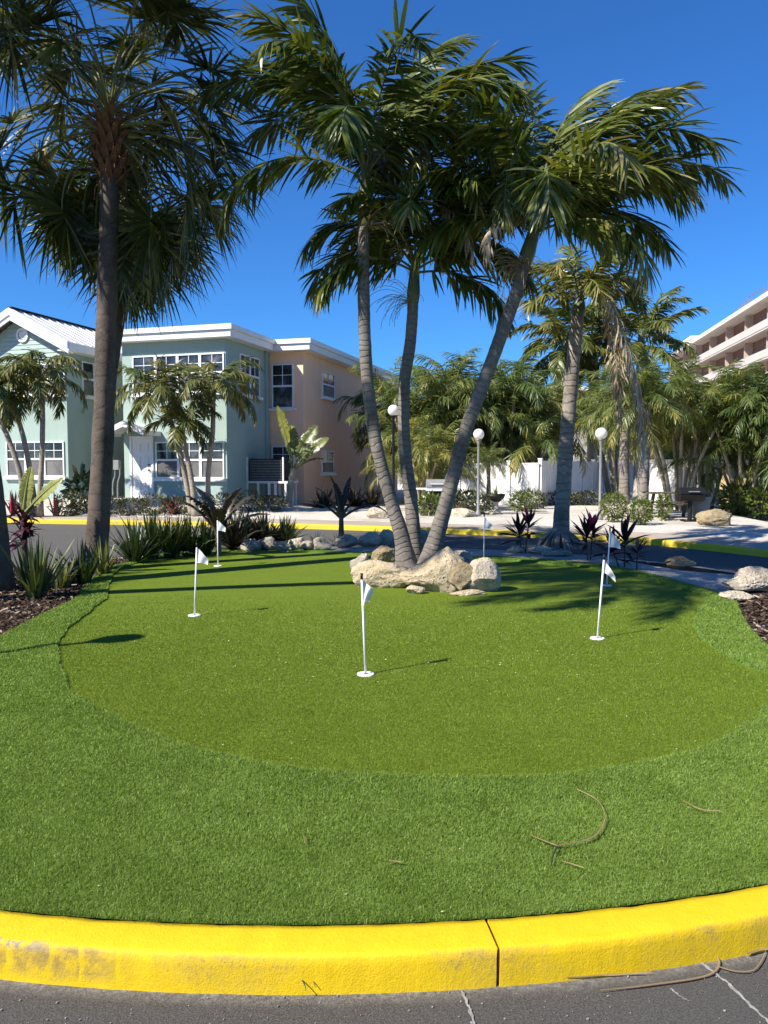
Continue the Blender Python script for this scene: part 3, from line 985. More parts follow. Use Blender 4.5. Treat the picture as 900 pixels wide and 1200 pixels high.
def dead_fronds(root, ctr, specs, seed=0, ll=.5, n=30, leaf='dead', vs=.28):
    for i, (az, el, L, dr) in enumerate(specs):
        lf = MB(); st = MB()
        frond(lf, st, ctr, az, el, L, dr, n=n, ll=ll, lw=.03, V=10, limp=2.2, seed=seed + i, var0=.55, vspread=vs)
        o = lf.build('dead_frond', M[leaf], root)
        o['label'] = 'dry tan dead frond hanging down' if leaf == 'dead' else 'yellowing frond hanging down'
        st.build('stalk', M['rachis'], o)


dead_fronds(rB, A(500, 230, 11.0), [(330, -30, 1.2, 55)], 40, .36)
dead_fronds(rB, A(522, 150, 10.9), [(300, -45, 1.5, 35), (215, -40, 1.4, 45)], 44, .42, 34, 'palm_bright')
dead_fronds(rC, A(598, 175, 10.5), [(250, -60, 1.2, 25), (310, -60, 1.1, 25)], 47, .4, 34, 'palm_bright')
dead_fronds(rC, cC, [(215, 20, 1.3, 130)], 50, .35)

# ------------------------------------------------------------------ palm to the right, grey ringed trunk
pD = trunk_path([(656, 648), (659, 590), (665, 500), (672, 420), (677, 368)], 15.1, 15.1, 0.0)
fD = [(180, 38, 1.5, 95), (165, 62, 1.5, 90), (10, 55, 1.5, 95), (0, 30, 1.4, 85), (90, 80, 1.6, 60), (60, 60, 1.5, 90), (125, 70, 1.5, 85), (240, 62, 1.4, 110),
      (300, 66, 1.4, 105), (270, 40, 1.2, 115), (330, 45, 1.3, 105), (205, 20, 1.3, 80), (350, 75, 1.6, 75)]
rD, cD, tD = feather_palm('stout grey-ringed palm behind the right flags with one brown frond hanging', pD, .150, .122, .07, fD, None, shaft=.35, bark='trunk_grey', seed=4, ll=.5, lw=.034, n=56, var0=.62, V=25)
lf = MB(); st = MB()
frond(lf, st, A(704, 335, 14.6), 330, -58, 3.3, 30, n=110, ll=.52, lw=.028, V=5, limp=1.9, seed=77, var0=.72, vspread=.25, power=.7, pet=.04)
frond(lf, st, A(707, 333, 14.7), 20, -70, 2.6, 18, n=90, ll=.45, lw=.028, V=5, limp=1.8, seed=78, var0=.62, vspread=.25, power=.7, pet=.04)
o = lf.build('dead_frond', M['dead'], rD); o['label'] = 'long brown dead frond hanging beside the trunk'
st.build('stalk', M['rachis'], o)
mb = MB()   # root mound
for i in range(60):
    a = random.uniform(0, 6.28); b = pD[0]
    p0 = b + np.array([math.cos(a) * .15, math.sin(a) * .15, .32]); p1 = b + np.array([math.cos(a) * random.uniform(.3, .5), math.sin(a) * random.uniform(.3, .5), -.02])
    mb.tube(catmull(np.array([p0, (p0 + p1) / 2 + np.array([math.cos(a) * .06, math.sin(a) * .06, 0]), p1]), 4, False), .028, 5, False, .5)
mb.build('root_mass', M['trunk_grey'], rD, True)


# ------------------------------------------------------------------ fan palms at the left
def fan_palm(label, path, r0, r1, flare, leaves, group, seed, boots=.9, Rl=1.05):
    root = thing('fan_palm', path[0], label, 'palm tree', group)
    mb = MB(); L = np.sum(np.linalg.norm(np.diff(path, axis=0), axis=1))
    mb.tube(path, trunk_radius(len(path), r0, r1, flare, .006, L), 20, True, None, 0, .08, seed)
    mb.build('trunk', M['trunk_sabal'], root, True)
    top = path[-1]; r_ = random.Random(seed)
    mb = MB()
    nb = 46
    for i in range(nb):   # old leaf bases, criss-crossed under the crown
        a = i * 2.4; z = -boots + boots * i / nb
        c = top + np.array([math.cos(a) * r1 * .9, math.sin(a) * r1 * .9, z])
        tip = c + np.array([math.cos(a + .25) * .17, math.sin(a + .25) * .17, .26])
        w = np.array([-math.sin(a), math.cos(a), 0]) * .07
        up = np.array([math.cos(a), math.sin(a), 0]) * .025
        mb.add([c - w, c + w, tip + w * .35, tip - w * .35, c - w - up * 2, c + w - up * 2, tip + w * .3 + up, tip - w * .3 + up],
               [[0, 1, 2, 3], [4, 7, 6, 5], [0, 4, 5, 1], [3, 2, 6, 7], [1, 5, 6, 2], [0, 3, 7, 4]], .5)
    for i in range(40):   # loose fibres
        a = r_.uniform(0, 6.28); z = r_.uniform(-boots, .1)
        p = top + np.array([math.cos(a) * r1 * 1.1, math.sin(a) * r1 * 1.1, z])
        mb.tube([p, p + np.array([math.cos(a) * .08, math.sin(a) * .08, -.1]), p + np.array([math.cos(a) * .1, math.sin(a) * .1, -.28])], .008, 4, False, .5)
    mb.build('leaf_bases', M['boot'], root)
    for i, (az, el, pet, dr) in enumerate(leaves):
        if el < 30 and 205 < az % 360 < 335 and seed == 11: continue
        lf = MB(); st = MB()
        fan(lf, st, top + np.array([0, 0, -.1 + .25 * (el > 30)]), az, el, pet, Rl * r_.uniform(.88, 1.1), dr, seed * 131 + i, r_.uniform(.2, .62), limp=r_.uniform(.25, .75))
        o = lf.build('frond', M['sabal'], root)
        st.build('stalk', M['rachis'], o)
    return root


def fan_leaves(n, seed, emin=-45, emax=85, pet=(1.3, 1.85)):
    r_ = random.Random(seed); out = []
    for i in range(n):
        u = (i + .5) / n
        out.append((i * 137.5 + r_.uniform(-18, 18), emax - (emax - emin) * u ** .9 + r_.uniform(-8, 8), r_.uniform(*pet), 35 + 45 * r_.random()))
    return out


pS = trunk_path([(110, 672), (116, 600), (122, 480), (125, 350), (128, 250), (128, 145)], 11.8, 11.8, -.02)
fan_palm('tall fan palm with a thick brown trunk in the mulch bed', pS, .170, .128, .06, fan_leaves(76, 3, -50, 89), 'fan palms', 11)
pS2 = trunk_path([(112, 652), (118, 560), (126, 440), (141, 330), (152, 205)], 14.2, 14.2, -.02)
fan_palm('fan palm hidden behind the thick brown trunk, only its hanging crown showing', pS2, .17, .17, .05, fan_leaves(40, 5, -72, 75), 'fan palms', 12)
pS3 = trunk_path([(-10, 702), (-14, 640), (-22, 560), (-40, 430), (-70, 200), (-95, 0), (-110, -160)], 9.9, 9.9, -.02)
fan_palm('fan palm trunk cut off by the left edge of the photo', pS3, .25, .19, .06, fan_leaves(30, 8, -55, 85), 'fan palms', 13)

# palms and a lamp just outside the frame whose shadows lie on the green
pE = np.array([[-8.2, 7.95, -.02], [-7.4, 7.65, 2.5], [-6.4, 6.95, 5.5], [-5.2, 5.85, 8.6]])
pE = catmull(pE, 20, False)
feather_palm('tall palm left of the lawn whose long trunk shadow crosses the putting green', pE, .16, .12, .12, auto_fronds(20, 3.1, 4, -10, 82), None, shaft=.9, seed=21)

# ------------------------------------------------------------------ flags
def flag(px, py, label, dxdy, shape, seed):
    b = G(px, py, 0.012)
    root = thing('golf_flag', b, label, 'golf flag', 'practice green flags')
    top = b + np.array([dxdy[0], dxdy[1], .745])
    mb = MB(); mb.tube([b + np.array([0, 0, -.01]), (b + top) / 2, top], [.0095, .009, .008], 10, True, .5)
    mb.build('pole', M['pole_white'], root, True)
    mb = MB(); mb.tube([top - np.array([0, 0, .012]), top + np.array([0, 0, .035])], .0105, 10, True, .5)
    mb.build('pole_tip', M['black'], root, True)
    mb = MB()
    mb.lathe(b, [(.016, .004), (.05, .003), (.056, .006), (.066, .006), (.068, .0), (.068, -.01)], 28)
    mb.build('cup', M['pole_white'], root, True)
    # cloth: grid along the pole (v) and out from it (u)
    mb = MB(); nu, nv = 12, 14; V = []
    pd = norm(b - top)
    for i in range(nu + 1):
        u = i / nu
        for j in range(nv + 1):
            v = j / nv
            V.append(top + pd * .015 + np.array(shape(u, v)) + pd * 0)
    mb.add(V, [[i * (nv + 1) + j, (i + 1) * (nv + 1) + j, (i + 1) * (nv + 1) + j + 1, i * (nv + 1) + j + 1] for i in range(nu) for j in range(nv)])
    mb.build('flag_cloth', M['cloth'], root, True)
    return root


def drape(out=.11, h=.20, sag=.11, az=0.0, wave=.012, squeeze=.0, ph=0.0):
    ca, sa = math.cos(az), math.sin(az)
    def f(u, v):
        hh = h * (1 - u * .62)
        x = out * u * (1 - squeeze * v)
        z = -(v * hh) - sag * u ** 1.2 - .02 * u
        y = wave * math.sin(u * 7 + v * 3 + ph) * u ** .5
        return (ca * x - sa * y, sa * x + ca * y, z)
    return f


flag(428.5, 790, 'nearest white golf flag, hanging limp, black tip on its pole', (-.03, .02), drape(.10, .21, .07, .15, .035, .45), 1)
flag(228, 721, 'white pennant golf flag on the sunlit left of the green, before the trunk shadow', (.035, 0), drape(.12, .17, .10, -.1, .012), 2)
flag(255.5, 663, 'white golf flag standing far back at the left by the dark plants', (0, 0), drape(.13, .17, .10, -.1, .012, 0, 1), 3)
flag(700, 748, 'white golf flag on a leaning pole at the sunlit right of the green', (.055, .02), drape(.11, .12, .14, -.05, .014), 4)
flag(711, 686, 'shaded golf flag standing in the palm shadow just behind the leaning pole', (.03, 0), drape(.15, .22, .14, .1, .014), 5)
flag(567, 656, 'shaded golf flag at the back edge of the green behind the round boulder', (0, 0), drape(.14, .2, .12, 0, .014), 6)


# ------------------------------------------------------------------ rocks
def rock(px, py, w, h, d, seed, mat, label, group=None, z=0.0, rot=0.0, cuts=7, rough=.16, name='boulder', Yw=None, tilt=0.0, sub=5, peak=None):
    """px,py: ground contact at the middle of the front; w,h,d in metres"""
    r_ = random.Random(seed)
    c = G(px, py, z) if Yw is None else np.array([*T(px, 0, Yw)])
    c = c + np.array([0, d * .45, 0])
    bm = bmesh.new(); bmesh.ops.create_icosphere(bm, subdivisions=sub, radius=1)
    planes = []
    for i in range(cuts):
        n_ = Vector((r_.gauss(0, 1), r_.gauss(0, 1), r_.gauss(0, .8))).normalized()
        planes.append((n_, r_.uniform(.55, .85)))
    so = Vector((r_.uniform(0, 50), r_.uniform(0, 50), r_.uniform(0, 50)))
    Rm = Matrix.Rotation(rot, 3, 'Z') @ Matrix.Rotation(tilt, 3, 'Y')
    for v in bm.verts:
        p = v.co.copy()
        for n_, h_ in planes:
            q = p.dot(n_)
            if q > h_: p -= n_ * (q - h_) * .97
        p *= 1 + rough * noise.noise(p * 1.3 + so) + rough * .45 * noise.noise(p * 3.4 + so) + rough * .3 * noise.noise(p * 8 + so) + rough * .14 * noise.noise(p * 19 + so)
        p = Rm @ p
        if peak: p.z *= 1 + peak[1] * max(0, 1 - abs(p.x - peak[0]) / .8) - .25
        v.co = Vector((p.x * w * .55, p.y * d * .55, p.z * h * .62 + h * .42))
    me = bpy.data.meshes.new(name); bm.to_mesh(me); bm.free()
    for f in me.polygons: f.use_smooth = True
    me.set_sharp_from_angle(angle=R(38))
    me.materials.append(M[mat])
    o = bpy.data.objects.new(name, me); COL.objects.link(o); o.location = Vector(c)
    return tag(o, label, 'boulder', group)


gC = 'boulders round the three palm trunks'
rock(447, 691, .74, .36, .45, 1, 'rock_cream', 'smooth cream oval boulder at the left front of the palm boulder pile', gC, tilt=.12)
rock(511, 695, .84, .50, .55, 22, 'rock_cream', 'pointed cream boulder at the front centre of the palm boulder pile', gC, tilt=-.5, cuts=11, peak=(.35, .75))
rock(541, 696, .50, .36, .4, 33, 'rock_pitted', 'brown pitted boulder leaning right of the pointed cream one', gC, tilt=.45)
rock(568, 696, .42, .42, .42, 4, 'rock_white', 'rounded whitish boulder at the right end of the palm boulder pile', gC, cuts=4, rough=.1)
rock(424, 683, .38, .42, .35, 5, 'rock_grey', 'shaded grey boulder at the left rear of the palm boulder pile', gC, tilt=-.2)
rock(452, 664, .42, .30, .35, 6, 'rock_pitted', 'rough tan boulder behind the smooth oval one at the trunk foot', gC)
rock(541, 676, .46, .36, .3, 7, 'rock_grey', 'grey boulder wedged behind the rounded whitish boulder', gC)
rock(488, 697, .22, .12, .16, 8, 'rock_cream', 'small cream stone in the gap between the oval and the pointed boulder', gC)
rock(548, 699, .42, .07, .2, 9, 'rock_cream', 'thin flat cream stone under the pitted boulder', gC)
rock(478, 688, .2, .2, .16, 10, 'rock_cream', 'little rounded stone at the right of the smooth oval boulder', gC)
gB = 'border rocks along the back of the green'
for i, (x, y, w, h, m_, lb) in enumerate([
        (293, 646, .36, .22, 'rock_grey', 'grey rounded border rock, leftmost of the row beside the dark plants'),
        (312, 645, .34, .26, 'rock_grey', 'taller second border rock from the left of the row'),
        (329, 646, .30, .18, 'rock_grey', 'low third border rock from the left of the row'),
        (347, 644, .30, .25, 'rock_white', 'pale upright border rock left of the dark banana plant'),
        (360, 645, .26, .17, 'rock_grey', 'small border rock between the pale upright one and the banana plant'),
        (376, 645, .36, .24, 'rock_grey', 'border rock just left of the dark banana trunk'),
        (405, 642, .44, .24, 'rock_grey', 'wide border rock at the foot of the dark banana plant'),
        (432, 640, .46, .27, 'rock_white', 'smooth pale border rock right of the dark banana plant'),
        (452, 638, .34, .30, 'rock_white', 'tall pale border rock close to the left palm trunk'),
        (497, 637, .32, .26, 'rock_grey', 'border rock seen between the middle and the leaning palm trunks')]):
    rock(x, y, w, h, w * .8, 100 + i, m_, lb, gB, cuts=4, rough=.12, name='border_rock')
gR = 'pale stones at the right rear of the green'
rock(632, 649, .50, .15, .3, 61, 'rock_white', 'jagged white stone at the left foot of the stout grey palm', gR, cuts=9)
rock(604, 648, .30, .12, .2, 65, 'rock_white', 'small flat white stone behind the round boulder', gR)
rock(800, 665, .44, .17, .26, 62, 'rock_pitted', 'lone log-like tan stone on the road edge behind the green', gR, z=-.03, cuts=5)
rock(876, 694, .56, .20, .36, 63, 'rock_white', 'large white slab stone at the right edge beside the dark mulch', gR, cuts=9)
rock(893, 690, .5, .26, .4, 66, 'rock_white', 'white slab stone tilted up at the very right edge of the photo', gR, cuts=9, tilt=-.2)
rock(867, 704, .38, .10, .22, 64, 'rock_white', 'thin white slab in front of the large slab stone', gR, cuts=9)
rock(655, 652, .5, .1, .3, 67, 'rock_grey', 'low grey rubble stone at the foot of the stout grey palm', gR)
gF = 'boulders on the white gravel across the road'
rock(848, 0, .95, .42, .6, 71, 'rock_pitted', 'big tan boulder on the white gravel at the right', gF, Yw=19.4)
rock(443, 0, .7, .34, .5, 72, 'rock_white', 'white boulder on the gravel behind the left palm trunk', gF, Yw=22.6)
rock(540, 0, .9, .25, .6, 73, 'rock_white', 'low white rubble mound on the gravel beside the lamp post', gF, Yw=22.8)
rock(741, 0, .34, .42, .35, 74, 'rock_white', 'upright white stone between two round green shrubs', gF, Yw=21.6)


# ------------------------------------------------------------------ low plants
def flax(base, n, L, spread, mat, label, group, seed, w=.035, name='flax_plant', var0=.4, cat='plant', up=70):
    root_b = np.asarray(base)
    r_ = np.random.default_rng(seed)
    mb = MB()
    az = r_.uniform(0, 2 * math.pi, n); el = np.clip(r_.normal(R(up), spread * .55, n), .25, 1.55)
    d = np.column_stack([np.cos(el) * np.cos(az), np.cos(el) * np.sin(az), np.sin(el)])
    b = root_b + np.column_stack([np.cos(az), np.sin(az), np.zeros(n)]) * (r_.uniform(0, .09, n))[:, None]
    side = np.column_stack([-np.sin(az), np.cos(az), np.zeros(n)])
    nr = np.cross(side, d)
    v = np.clip(var0 + r_.normal(0, .2, n), 0, 1)
    blades(mb, b, d, nr + r_.normal(0, .3, (n, 3)), L * r_.uniform(.55, 1.05, n), w * r_.uniform(.7, 1.2, n), r_.uniform(.0, .9, n) ** 2 * 1.4, [.8, 1, .9, .6, .04], v, 4, r_.normal(0, .3, n))
    o = mb.build(name, M[mat], None, False, root_b)
    return tag(o, label, cat, group)


gX = 'sword-leaved plants in the mulch bed'
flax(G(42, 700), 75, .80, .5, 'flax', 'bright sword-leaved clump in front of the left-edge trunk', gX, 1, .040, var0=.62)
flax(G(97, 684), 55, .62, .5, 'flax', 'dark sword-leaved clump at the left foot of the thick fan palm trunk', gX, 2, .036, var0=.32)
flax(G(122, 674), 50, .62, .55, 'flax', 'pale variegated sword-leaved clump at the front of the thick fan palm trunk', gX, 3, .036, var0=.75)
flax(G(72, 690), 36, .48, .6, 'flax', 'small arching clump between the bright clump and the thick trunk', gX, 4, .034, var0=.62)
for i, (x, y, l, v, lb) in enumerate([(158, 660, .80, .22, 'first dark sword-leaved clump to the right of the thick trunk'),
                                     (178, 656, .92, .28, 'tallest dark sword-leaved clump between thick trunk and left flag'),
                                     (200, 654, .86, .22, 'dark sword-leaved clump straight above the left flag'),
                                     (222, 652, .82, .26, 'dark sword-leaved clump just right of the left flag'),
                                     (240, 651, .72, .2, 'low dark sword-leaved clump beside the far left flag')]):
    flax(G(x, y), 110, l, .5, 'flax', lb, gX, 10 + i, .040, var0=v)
gY = 'dark low plants before the border rocks'
for i, (x, y, l, lb) in enumerate([(285, 640, .85, 'dark leafy plant above the leftmost border rock'), (310, 640, .75, 'dark leafy plant behind the second border rock'),
                                   (333, 639, .62, 'dark leafy plant at the right end of the dark plants'), (272, 643, .8, 'dark leafy plant next to the far left flag')]):
    flax(G(x, y), 100, l, .8, 'dark' if i % 2 else 'flax', lb, gY, 30 + i, .07, 'leafy_plant', .15, 'plant', 55)
for i, (x, y, lb) in enumerate([(372, 640, 'small spiky grass tuft left of the dark banana trunk'), (398, 640, 'small spiky grass tuft under the dark banana plant'),
                                (440, 634, 'small spiky grass tuft above the smooth pale border rock')]):
    flax(G(x, y), 30, .32, .6, 'flax', lb, 'small grass tufts by the border rocks', 50 + i, .02, 'grass_tuft', .3)


def paddle(leaf, stalk, base, az, el, pet, L, W, droop, seed, var, tear=.5, roll=0.0):
    r_ = random.Random(seed)
    M_ = 20
    s = np.linspace(0, 1, M_); tot = pet + L
    e = R(el) - R(droop) * s ** 1.8
    a0 = R(az)
    T_ = np.column_stack([np.cos(e) * math.cos(a0), np.cos(e) * math.sin(a0), np.sin(e)])
    pts = np.concatenate([[np.zeros(3)], np.cumsum(T_[:-1] * (tot / (M_ - 1)), 0)]) + np.asarray(base)
    stalk.tube(pts, np.linspace(.035, .006, M_), 6, False, .5)
    S = np.array([-math.sin(a0), math.cos(a0), 0])
    ip = int(pet / tot * (M_ - 1))
    strips = 16
    for side in (-1, 1):
        for k_ in range(strips):
            u0, u1 = k_ / strips, (k_ + 1) / strips
            i0 = ip + u0 * (M_ - 1 - ip); i1 = ip + u1 * (M_ - 1 - ip)
            pa = np.array([np.interp(i0, range(M_), pts[:, c]) for c in range(3)]); pb = np.array([np.interp(i1, range(M_), pts[:, c]) for c in range(3)])
            t = norm(pb - pa); N_ = norm(np.cross(t, S)); N_ = N_ if N_[2] > 0 else -N_
            S_ = S * math.cos(R(roll)) + N_ * math.sin(R(roll)); N_ = N_ * math.cos(R(roll)) - S * math.sin(R(roll))
            wa = W * math.sin(math.pi * min(1, .08 + u0 * .92)) ** .6; wb = W * math.sin(math.pi * min(1, .08 + u1 * .92)) ** .6
            lift = .45 + r_.uniform(-.25, .25) * tear; dr_ = r_.uniform(.1, .5) * tear
            oa = S_ * side * .5 + t * .16; 
            ma = pa + oa * wa * .55 + N_ * wa * .25 * lift; mb_ = pb + oa * wb * .55 + N_ * wb * .25 * lift
            ta = pa + oa * wa + N_ * wa * .28 * lift - np.array([0, 0, wa * dr_]); tb_ = pb + oa * wb + N_ * wb * .28 * lift - np.array([0, 0, wb * dr_])
            g_ = .06 * tear
            leaf.add([pa, pb, mb_ * (1 - g_) + ma * g_, ma, tb_ * (1 - 2 * g_) + ta * 2 * g_, ta], [[0, 1, 2, 3], [3, 2, 4, 5]], np.clip(var + r_.uniform(-.12, .12), 0, 1))


def paddle_plant(base, stem_h, leaves, mat, label, group, seed, name='banana_plant', stem_r=.07, stem_mat='stem_green', stem_top=None):
    root = thing(name, base, label, 'plant', group)
    b = np.asarray(base); top = b + np.array([0, 0, stem_h]) if stem_top is None else np.asarray(stem_top)
    mb = MB(); mb.tube(catmull(np.array([b, (b + top) / 2, top]), 6, False), np.linspace(stem_r, stem_r * .6, 13), 10, True, None)
    mb.build('stem', M[stem_mat], root, True)
    for i, lv in enumerate(leaves):
        (az, el, pet, L, W, dr, v) = lv[:7]
        lf = MB(); st = MB()
        paddle(lf, st, top - np.array([0, 0, .05]), az, el, pet, L, W, dr, seed * 31 + i, v, .5, lv[7] if len(lv) > 7 else 0.0)
        o = lf.build('leaf', M[mat], root, True); st.build('stalk', M['rachis'] if mat == 'banana' else M['wood'], o)
    return root


# traveller-like plant before the peach wall
paddle_plant(T(337, 0, 26.6), 1.0, [(165, 80, 1.0, 1.35, .5, 12, .75, 60), (20, 68, .5, 1.35, .55, 22, .4, 55), (355, 55, .5, 1.25, .5, 40, .5, 60), (100, 75, .6, 1.2, .5, 25, .6), (5, 38, .3, .9, .4, 50, .3)],
             'banana', 'tall upright paddle-leaved plant before the peach house', None, 3, 'banana_plant', .14, 'trunk_thin', T(343, 0, 26.6) + np.array([0, 0, 1.3]))
# dark banana by the border rocks
paddle_plant(G(400, 641), .62, [(190, 62, .2, .62, .17, 35, .3), (120, 78, .15, .6, .17, 25, .5), (350, 60, .15, .6, .15, 20, .3), (0, 35, .2, .85, .2, 95, .4), (60, 72, .2, .7, .15, 15, .4), (165, 40, .2, .5, .15, 50, .2), (215, 80, .2, .7, .13, 20, .3)],
             'dark', 'dark banana plant rising from the border rocks with one drooping leaf', None, 4, 'banana_plant', .07, 'wood')
# dark-leaved clump behind the far left flag
paddle_plant(G(256, 652), .45, [(i * 55 + 10, 35 + (i * 29) % 45, .2, .8, .24, 45, .3 + .1 * (i % 4)) for i in range(11)],
             'dark', 'broad dark-leaved plant right behind the far left flag', None, 5, 'banana_plant', .06, 'wood')
# plant with wine red leaves and two pale leaves on the left
rt = paddle_plant(G(30, 676), .95, [(40, 84, .1, .62, .2, 12, .95, 55), (352, 46, .25, .58, .2, 16, .9, 65)], 'banana', 'young banana with two pale green leaves among wine-red foliage', None, 6, 'banana_plant', .05, 'wood')
mb = MB()
r_ = np.random.default_rng(5); n = 70
az = r_.uniform(0, 6.28, n); el = r_.uniform(-.3, 1.2, n)
d = np.column_stack([np.cos(el) * np.cos(az), np.cos(el) * np.sin(az), np.sin(el)])
b = G(30, 676) + np.column_stack([np.zeros(n), np.zeros(n), r_.uniform(.45, 1.0, n)])
blades(mb, b, d, np.cross(np.column_stack([-np.sin(az), np.cos(az), np.zeros(n)]), d), r_.uniform(.2, .42, n), r_.uniform(.04, .085, n), r_.uniform(.4, 1.6, n), [.4, 1, .9, .6, .05], r_.uniform(.1, .75, n), 4, r_.normal(0, .6, n))
o = mb.build('foliage', M['ti'], rt); o['label'] = 'wine-red and brown foliage round the stem'


def ti_plant(base, stems, label, seed, group='burgundy ti plants behind the green'):
    root = thing('ti_plant', base, label, 'plant', group)
    r_ = np.random.default_rng(seed); b0 = np.asarray(base)
    for (dx, h, n, L, pink) in stems:
        mb = MB(); top = b0 + np.array([dx * 1.6, r_.normal(0, .03), h])
        mb.tube([b0 + np.array([dx * .6, 0, -.02]), (b0 + top) / 2 + np.array([dx * .3, 0, 0]), top], [.014, .012, .009], 6, True)
        mb.build('stem', M['wood'], root, True)
        az = np.arange(n) * 2.4 + r_.normal(0, .25, n); u = np.arange(n) / n
        el = R(-10) + R(92) * u + r_.normal(0, .12, n)
        d = np.column_stack([np.cos(el) * np.cos(az), np.cos(el) * np.sin(az), np.sin(el)])
        b = top + np.column_stack([np.zeros(n), np.zeros(n), (u - .8) * h * .55])
        nr = np.cross(np.column_stack([-np.sin(az), np.cos(az), np.zeros(n)]), d)
        v = np.clip(.35 + r_.normal(0, .18, n), 0, .78)
        if pink: v = np.where(u > 1 - pink, r_.uniform(.88, 1, n), v)
        mb = MB()
        blades(mb, b, d, nr + r_.normal(0, .2, (n, 3)), L * r_.uniform(.75, 1.1, n), .075 * r_.uniform(.8, 1.2, n), r_.uniform(.1, .8, n), [.25, .85, 1, .7, .04], v, 4, r_.normal(0, .3, n))
        mb.build('foliage', M['ti'], root)
    return root


ti_plant(G(613, 647), [(-.05, .38, 26, .40, .0), (.06, .55, 22, .36, .16)], 'burgundy ti plant left of the stout grey palm, dark red at the top', 1)
ti_plant(G(690, 656), [(-.03, .42, 24, .42, .0), (.04, .5, 28, .40, .40)], 'burgundy ti plant with a bright pink top, right of the stout grey palm', 2)
ti_plant(G(731, 664), [(.02, .42, 24, .48, .0), (-.12, .28, 16, .36, 0)], 'blackish-red ti plant behind the shaded flag, without any pink', 3)
ti_plant(G(746, 668), [(.0, .30, 12, .26, .0)], 'small thin ti plant at the right end of the burgundy plants', 4)


def shrub(base, rx, ry, rz_, n, leafL, mat, label, group, seed, name='shrub', flat=.2):
    r_ = np.random.default_rng(seed)
    b0 = np.asarray(base)
    q = r_.normal(0, 1, (n, 3)); q /= np.linalg.norm(q, axis=1)[:, None]
    rad = r_.uniform(.3, 1, n) ** .35
    lump = np.array([1 + .32 * noise.noise(Vector(p_ * 2.2) + Vector((seed, 0, 0))) for p_ in q])
    p = q * (rad * lump)[:, None]
    pos = b0 + np.column_stack([p[:, 0] * rx, p[:, 1] * ry, (p[:, 2] * .5 + .52) * rz_])
    pos[:, 2] = np.maximum(pos[:, 2], b0[2] + .01)
    d = norm(q + r_.normal(0, .55, (n, 3)) + np.array([0, 0, .35]))
    mb = MB()
    blades(mb, pos, d, r_.normal(0, 1, (n, 3)), leafL * r_.uniform(.6, 1.2, n), leafL * .42 * r_.uniform(.7, 1.2, n), r_.uniform(0, .6, n), [.3, 1, .1], np.clip(r_.normal(.45, .25, n), 0, 1), 2)
    root = thing(name, b0, label, 'shrub', group)
    mb.build('foliage', M[mat], root)
    st = MB()
    for i in range(7):
        a = i * .9
        st.tube([b0 + np.array([0, 0, -.03]), b0 + np.array([math.cos(a) * rx * .3, math.sin(a) * ry * .3, rz_ * .35]), b0 + np.array([math.cos(a) * rx * .6, math.sin(a) * ry * .6, rz_ * .7])], [.012, .009, .004], 5, False)
    st.build('stems', M['wood'], root)
    return root


gS = 'round bright green shrubs across the road'
shrub(T(720, 0, 20.8), .33, .32, .80, 900, .09, 'shrub', 'round bright green shrub beside the lamp post, leftmost of three', gS, 1)
shrub(T(752, 0, 19.9), .28, .28, .66, 800, .09, 'shrub', 'round bright green shrub in the middle of three, nearest the road', gS, 2)
shrub(T(778, 0, 21.2), .19, .2, .72, 420, .09, 'shrub', 'darker narrow green shrub next to the picnic table', gS, 3)
gH = 'dull low shrubs before the aqua houses'
for i, (x, Y, rx, rz_, lb) in enumerate([(85, 24.2, .6, .75, 'dull low shrub under the gabled aqua house beside the thick trunk'), (128, 24.2, .45, .55, 'dull low shrub just right of the thick trunk'),
                                         (155, 24.2, .5, .52, 'dull low shrub below the white front door'), (182, 24.2, .55, .62, 'dull low shrub right of the front door'),
                                         (208, 24.3, .45, .50, 'dull low shrub left of the twin palm trunks'), (262, 24.2, .5, .6, 'dull shrub under the right aqua window'),
                                         (292, 24.6, .6, .6, 'dull shrub before the air conditioner stand'), (318, 24.8, .5, .45, 'low dull shrub at the right of the air conditioner stand')]):
    shrub(T(x, 0, Y), rx, .45, rz_, 420, .12, 'shrub_dull', lb, gH, 20 + i)
gP = 'low plants along the peach wall'
for i, (x, Y, lb) in enumerate([(378, 27.5, 'dark low plant at the left of the peach wall'), (415, 28.5, 'dark spreading plant at the middle of the peach wall'), (436, 29.0, 'dark low plant at the right of the peach wall')]):
    flax(T(x, 0, Y), 50, .85, .9, 'dark', lb, gP, 60 + i, .12, 'leafy_plant', .5, 'plant', 45)
gV = 'low green plants round the lamp posts'
for i, (x, Y, mt, lb) in enumerate([(503, 23.6, 'shrub', 'small green shrub before the gas grill'), (533, 24.5, 'shrub_dull', 'low dull shrub left of the urn'), (560, 24.0, 'shrub_dull', 'low dull shrub round the lamp post foot'),
                                    (612, 25.5, 'shrub', 'spiky bright green shrub right of the urn'), (625, 27.0, 'shrub_dull', 'thin shrub before the white fence corner'), (548, 27.5, 'shrub', 'yellow-green shrub behind the urn on the left')]):
    shrub(T(x, 0, Y), .42, .4, .62, 300, .16, mt, lb, gV, 40 + i)
for i, (x, lb) in enumerate([(655, 'clipped dark hedge behind the stout grey palm'), (690, 'clipped dark hedge before the parked car')]):
    shrub(T(x, 0, 29.5), 1.0, .5, .5, 900, .12, 'shrub_dull', lb, 'clipped hedges before the white fence', 70 + i, 'hedge')
shrub(T(862, 0, 24.5), .5, .5, .9, 500, .2, 'shrub', 'yellow-green shrub under the far right palms', 'yellow-green shrubs under the right palms', 80)
shrub(T(892, 0, 24.0), .5, .5, .8, 500, .2, 'shrub', 'yellow-green shrub at the very right edge', 'yellow-green shrubs under the right palms', 81)
shrub(T(95, 0, 25.0), .4, .4, 1.3, 260, .3, 'flax', 'tall thin-leaved bush at the aqua side wall behind the thick trunk', None, 85)
